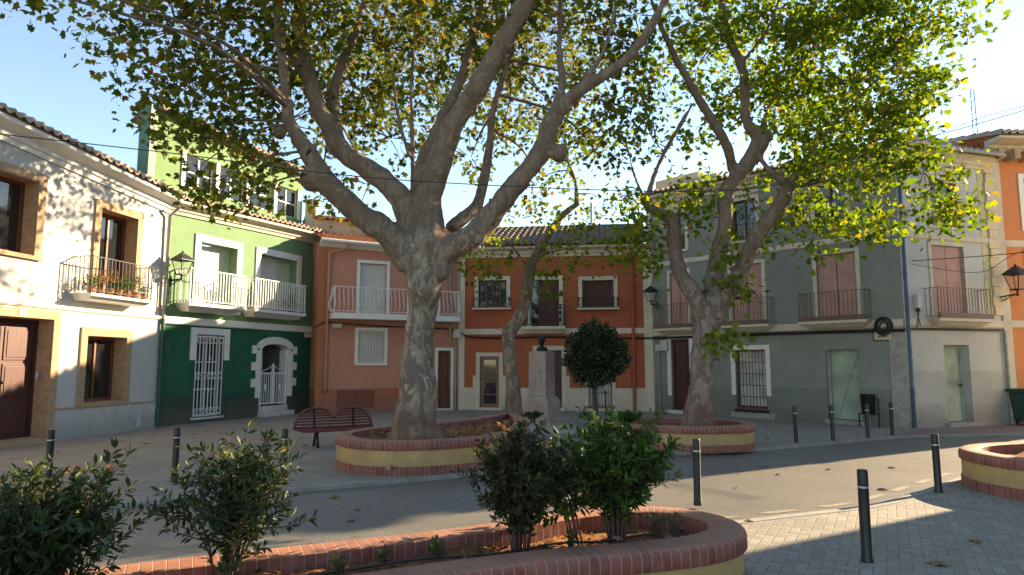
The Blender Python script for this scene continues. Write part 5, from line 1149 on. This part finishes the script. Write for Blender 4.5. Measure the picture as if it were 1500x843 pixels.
# =============================================================== WALL LAMPS
_t = NT('lantern_glass'); _t.b.inputs['Transmission Weight'].default_value = .92; _t.b.inputs['IOR'].default_value = 1.05; M['lamp_glass'] = _t.fin((.85, .85, .8), .08)
def wall_lamp(fr, s, z, reach, label, scale=1.0):
    p = fr((s, 0, z)); a = math.atan2(fr.u.y, fr.u.x); t_ = thing('wall_lamp', p, label, 'street lamp', 'wall mounted lanterns', a); y = -reach; k = scale
    MB().box(-.03, .03, -.02, 0, -.16, .14).build('wall_plate', M['iron'], t_)
    mb = MB().tube([(0, 0, .0), (0, y*.5, .03), (0, y, .05)], .017*k, 8); mb.tube([(0, 0, -.12), (0, y*.3, -.10), (0, y*.6, -.01), (0, y*.9, .05)], .011*k, 6)
    mb.tube([(0, y*.25+.06*math.cos(t), -.03+.05*math.sin(t)) for t in [j*math.pi/6 for j in range(13)]], .008, 5); mb.tube([(0, y, .02), (0, y, .15*k)], .02*k, 8); mb.ball((0, y, .02), .03*k); mb.build('bracket', M['iron'], t_, smooth='full')
    c = (0, y, .15*k); q = math.sqrt(2)
    ln = MB().lathe([(.085*q*k, 0), (.165*q*k, .34*k)], c, 4).build('lantern_glass', M['lamp_glass'], t_)
    mb = MB()
    for i in range(4):
        an = math.pi/2*(i+.5); mb.tube([(.088*q*k*math.cos(an), y+.088*q*k*math.sin(an), c[2]), (.168*q*k*math.cos(an), y+.168*q*k*math.sin(an), c[2]+.34*k)], .011*k, 5)
    mb.lathe([(.10*q*k, -.02*k), (.10*q*k, .01*k)], c, 4); mb.build('lantern_frame', M['iron'], t_)
    MB().lathe([(.205*q*k, .34*k), (.20*q*k, .36*k), (.10*q*k, .47*k), (.07*q*k, .49*k), (.05*q*k, .53*k), (.0, .53*k)], c, 4).ball((0, y, c[2]+.56*k), .03*k).build('lantern_roof', M['iron'], t_)
    MB().tube([(.0, -.02, -.14), (.0, -.02, -.42)], .006, 5).box(-.03, .03, -.05, -.005, -.36, -.28).build('wiring', M['box_grey'], t_)
s_, z_ = fg.at(243, 411); wall_lamp(fg, .22, z_+.0, .42, 'black wall lantern on a scrolled bracket where the white and green houses meet', 1.15)
s_, z_ = fe.at(963, 448); wall_lamp(fe, s_, z_-.0, .38, 'wall lantern high on the left end of the grey house', 1.0)
s_, z_ = ff.at(1463, 436); wall_lamp(ff, s_, z_, .55, 'large black wall lantern at the right end near the orange house', 1.25)
# =============================================================== FLOWER POTS on the white balcony
M['terracotta'] = plain('terracotta_pot', (.42, .17, .08), .8)
r3 = random.Random(3)
for k in range(7):
    s = .80+k*.30; nm = ['green potted plant', 'yellowish potted plant'][k in (1, 2)]+' '+['at the left end', 'second from the left', 'third from the left', 'in the middle', 'third from the right', 'second from the right', 'at the right end'][k]+' of the white house balcony'
    t_ = thing('flower_pot', fw_((s, -.40, 3.40)), nm, 'flower pot', 'plant pots on the white balcony')
    MB().lathe([(.0, 0), (.055, 0), (.08, .15), (.09, .15), (.09, .18), (.075, .18), (.07, .15), (0, .15)], seg=14).build('pot', M['terracotta'], t_, smooth=True)
    n = 150; rg = np.random.default_rng(70+k); P = rg.normal(size=(n, 3))*np.array([.09, .08, .08])+np.array([0, 0, .28+.08*(k % 3)]); leaf_mesh('foliage', OVAL_T, OVAL_F, P, rg.normal(size=(n, 3))+np.array([0, 0, .3]), rg.normal(size=(n, 3))+np.array([0, 0, .6]), .07*(.6+.7*rg.random(n)), [M['leaf_new'] if k in (1, 2) else M['leaf_bright']], t_)
for k, s in enumerate((4.5, 4.9)):
    t_ = thing('flower_pot', fg((s, -.40, 3.50)), ['left', 'right'][k]+' one of the two potted plants behind the white rails of the right balcony', 'flower pot', 'plant pots on the green house balcony')
    MB().lathe([(.0, 0), (.055, 0), (.08, .15), (.09, .15), (.09, .18), (.075, .18), (.07, .15), (0, .15)], seg=14).build('pot', M['terracotta'], t_, smooth=True)
    n = 120; rg = np.random.default_rng(90+k); P = rg.normal(size=(n, 3))*np.array([.1, .08, .12])+np.array([0, 0, .35]); leaf_mesh('foliage', OVAL_T, OVAL_F, P, rg.normal(size=(n, 3)), rg.normal(size=(n, 3))+np.array([0, 0, .6]), .08*(.6+.7*rg.random(n)), [M['leaf_bush']], t_)
# =============================================================== OVERHEAD CABLES, MASTS
def wire(pts, r, label, name='overhead_cable'):
    c = Vector(pts[0]); mb = MB().tube([Vector(p)-c for p in crom(pts, 8)], r, 5); o = mb.build(name, M['cable'], None, loc=c); tag(o, label, 'cable', 'overhead cables')
wire([(-10.7, 8.0, 5.0), D(0, 197, 9.2), D(245, 224, 9.6), D(600, 265, 10.1), D(1075, 279, 11.0), D(1250, 232, 11.6), D(1500, 162, 12.6), (15.9, 13.6, 8.6)], .008, 'long black cable sagging across the square in front of the biggest plane tree')
wire([ff((.3, -.1, 4.6)), ff((2.2, -.6, 4.75)), D(1500, 370, 17.5), D(1640, 355, 16)], .012, 'black cable running right from the grey corner past the pink blind')
wire([ff((.3, -.1, 4.5)), ff((2.2, -.6, 4.3)), D(1500, 368, 17.5), D(1640, 350, 16)], .008, 'thinner slack cable under the one from the grey corner')
wire([ff((1.4, .3, 8.3)), D(1440, 172, 16.5), D(1500, 156, 16), D(1640, 120, 15)], .008, 'thin cable rising to the right above the grey corner house roof')
mst = thing('roof_mast', fr_((5.1, 5, 7.2)), 'pale pole standing behind the roof of the red house', 'pole'); MB().tube([(0, 0, -1.0), (0, 0, 1.9)], .07, 8).build('pole', M['box_grey'], mst, smooth=True)
ant = thing('roof_antenna', fo((.9, 1.6, 8.9)), 'thin lattice aerial on the orange house roof', 'aerial'); mb = MB()
for dx in (-.08, .08): mb.tube([(dx, 0, -.3), (dx*.7, 0, 1.9)], .012, 5)
for k in range(8): mb.tube([(-.08, 0, .1+k*.22), (.08, 0, .25+k*.22)], .008, 4)
mb.build('mast', M['iron'], ant)
# =============================================================== FALLEN LEAVES, LITTER
def dryleaf(p, s, rz, label, group):
    mb = MB(); V = [(x*s, (y-.5)*s, z*s*1.6+.014) for x, y, z in PLANE_T]; mb.v = V; mb.f = [tuple(f) for f in PLANE_F]; mb.m = [0, 0]
    o = mb.build('fallen_leaf', M['dry']); o.location = p; o.rotation_euler = (random.uniform(-.25, .25), random.uniform(-.25, .25), rz); tag(o, label, 'leaf', group); sld = o.modifiers.new('thickness', 'SOLIDIFY'); sld.thickness = .0015
for x, y, z in [(1428, 795, 0), (1372, 829, 0), (1428, 794, 0), (1290, 763, 0)]:
    pass
dryleaf(G(1428, 794), .13, 1, 'curled dry leaf on the shaded pavement right of the nearest bollard', None); dryleaf(G(1373, 828), .17, 2.2, 'larger dry leaf at the bottom right on the shaded pavement', None)
dryleaf(G(1292, 718, ROADZ), .16, .4, 'dry leaf lying on the sunlit road edge', None); dryleaf(G(1306, 686, ROADZ), .14, 1.4, 'dry leaf in the middle of the sunlit road', None)
dryleaf(G(903, 790, .45), .10, .9, 'dry leaf on the brick coping of the foreground planter', None); dryleaf(G(1098, 764), .10, .9, 'dry leaf beside the end of the foreground planter', None); dryleaf(G(488, 730, ROADZ), .16, 2.9, 'orange leaf on the shaded road below the big planter', None)
r4 = random.Random(21)
for k in range(46):
    x = r4.uniform(-8.5, 9); y = r4.uniform(14.5, 23)
    if inside(p1_out, x, y) or inside(p2_out, x, y) or (y > 25-abs(x+1)*.9): continue
    dryleaf((x, y, .004), r4.uniform(.09, .16), r4.uniform(0, 6), 'dry brown leaf scattered on the far pavement', 'dry leaves on the far pavement')
for k in range(26):
    x = r4.uniform(-7.5, 7); yb = 9.2+.30*x
    dryleaf((x, yb+r4.uniform(-1.6, 1.9), ROADZ+.003 if True else 0), r4.uniform(.06, .12), r4.uniform(0, 6), 'small dry leaf scattered on the road', 'dry leaves on the road')
rg = np.random.default_rng(33)
def litter(poly, z, n, name, size, mats):
    P = []; xs = [p[0] for p in poly]; ys = [p[1] for p in poly]
    while len(P) < n:
        x = rg.uniform(min(xs), max(xs)); y = rg.uniform(min(ys), max(ys))
        if inside(poly, x, y):
            zz = z-.115+.07*noise.noise(Vector((x*1.1, y*1.1, z)))+.035*noise.noise(Vector((x*5, y*5, 3)))+.018
            P.append((x, y, zz))
    P = np.array(P); o = leaf_mesh(name, PLANE_T, PLANE_F, P, rg.normal(size=(n, 3))*np.array([1, 1, .25]), rg.normal(size=(n, 3))*.4+np.array([0, 0, 1]), size*(.5+rg.random(n)), mats, None); tag(o, kind='stuff', label='small dry leaves and bark chips on the planter soil', cat='leaf litter')
litter(pn_in, .45, 900, 'leaf_litter', .030, [M['dry']]); litter(p1_in, .53, 1100, 'leaf_litter', .07, [M['dry']]); litter(p2_in, .50, 500, 'leaf_litter', .07, [M['dry']])
mb = MB(); hose = crom([(-3.8, 3.5, .38), (-2.4, 4.15, .37), (-1.2, 4.72, .375), (-.2, 5.15, .37), (.6, 5.5, .37), (1.2, 5.75, .36)], 8)
o = MB().tube([Vector(p) - Vector((-3.8, 3.5, .38)) + Vector((0, 0, .012*math.sin(i*.7))) for i, p in enumerate(hose)], .009, 6).build('irrigation_hose', M['cable'], None, smooth='full', loc=(-3.8, 3.5, .385)); tag(o, 'thin black irrigation hose lying on the foreground planter soil', 'hose')
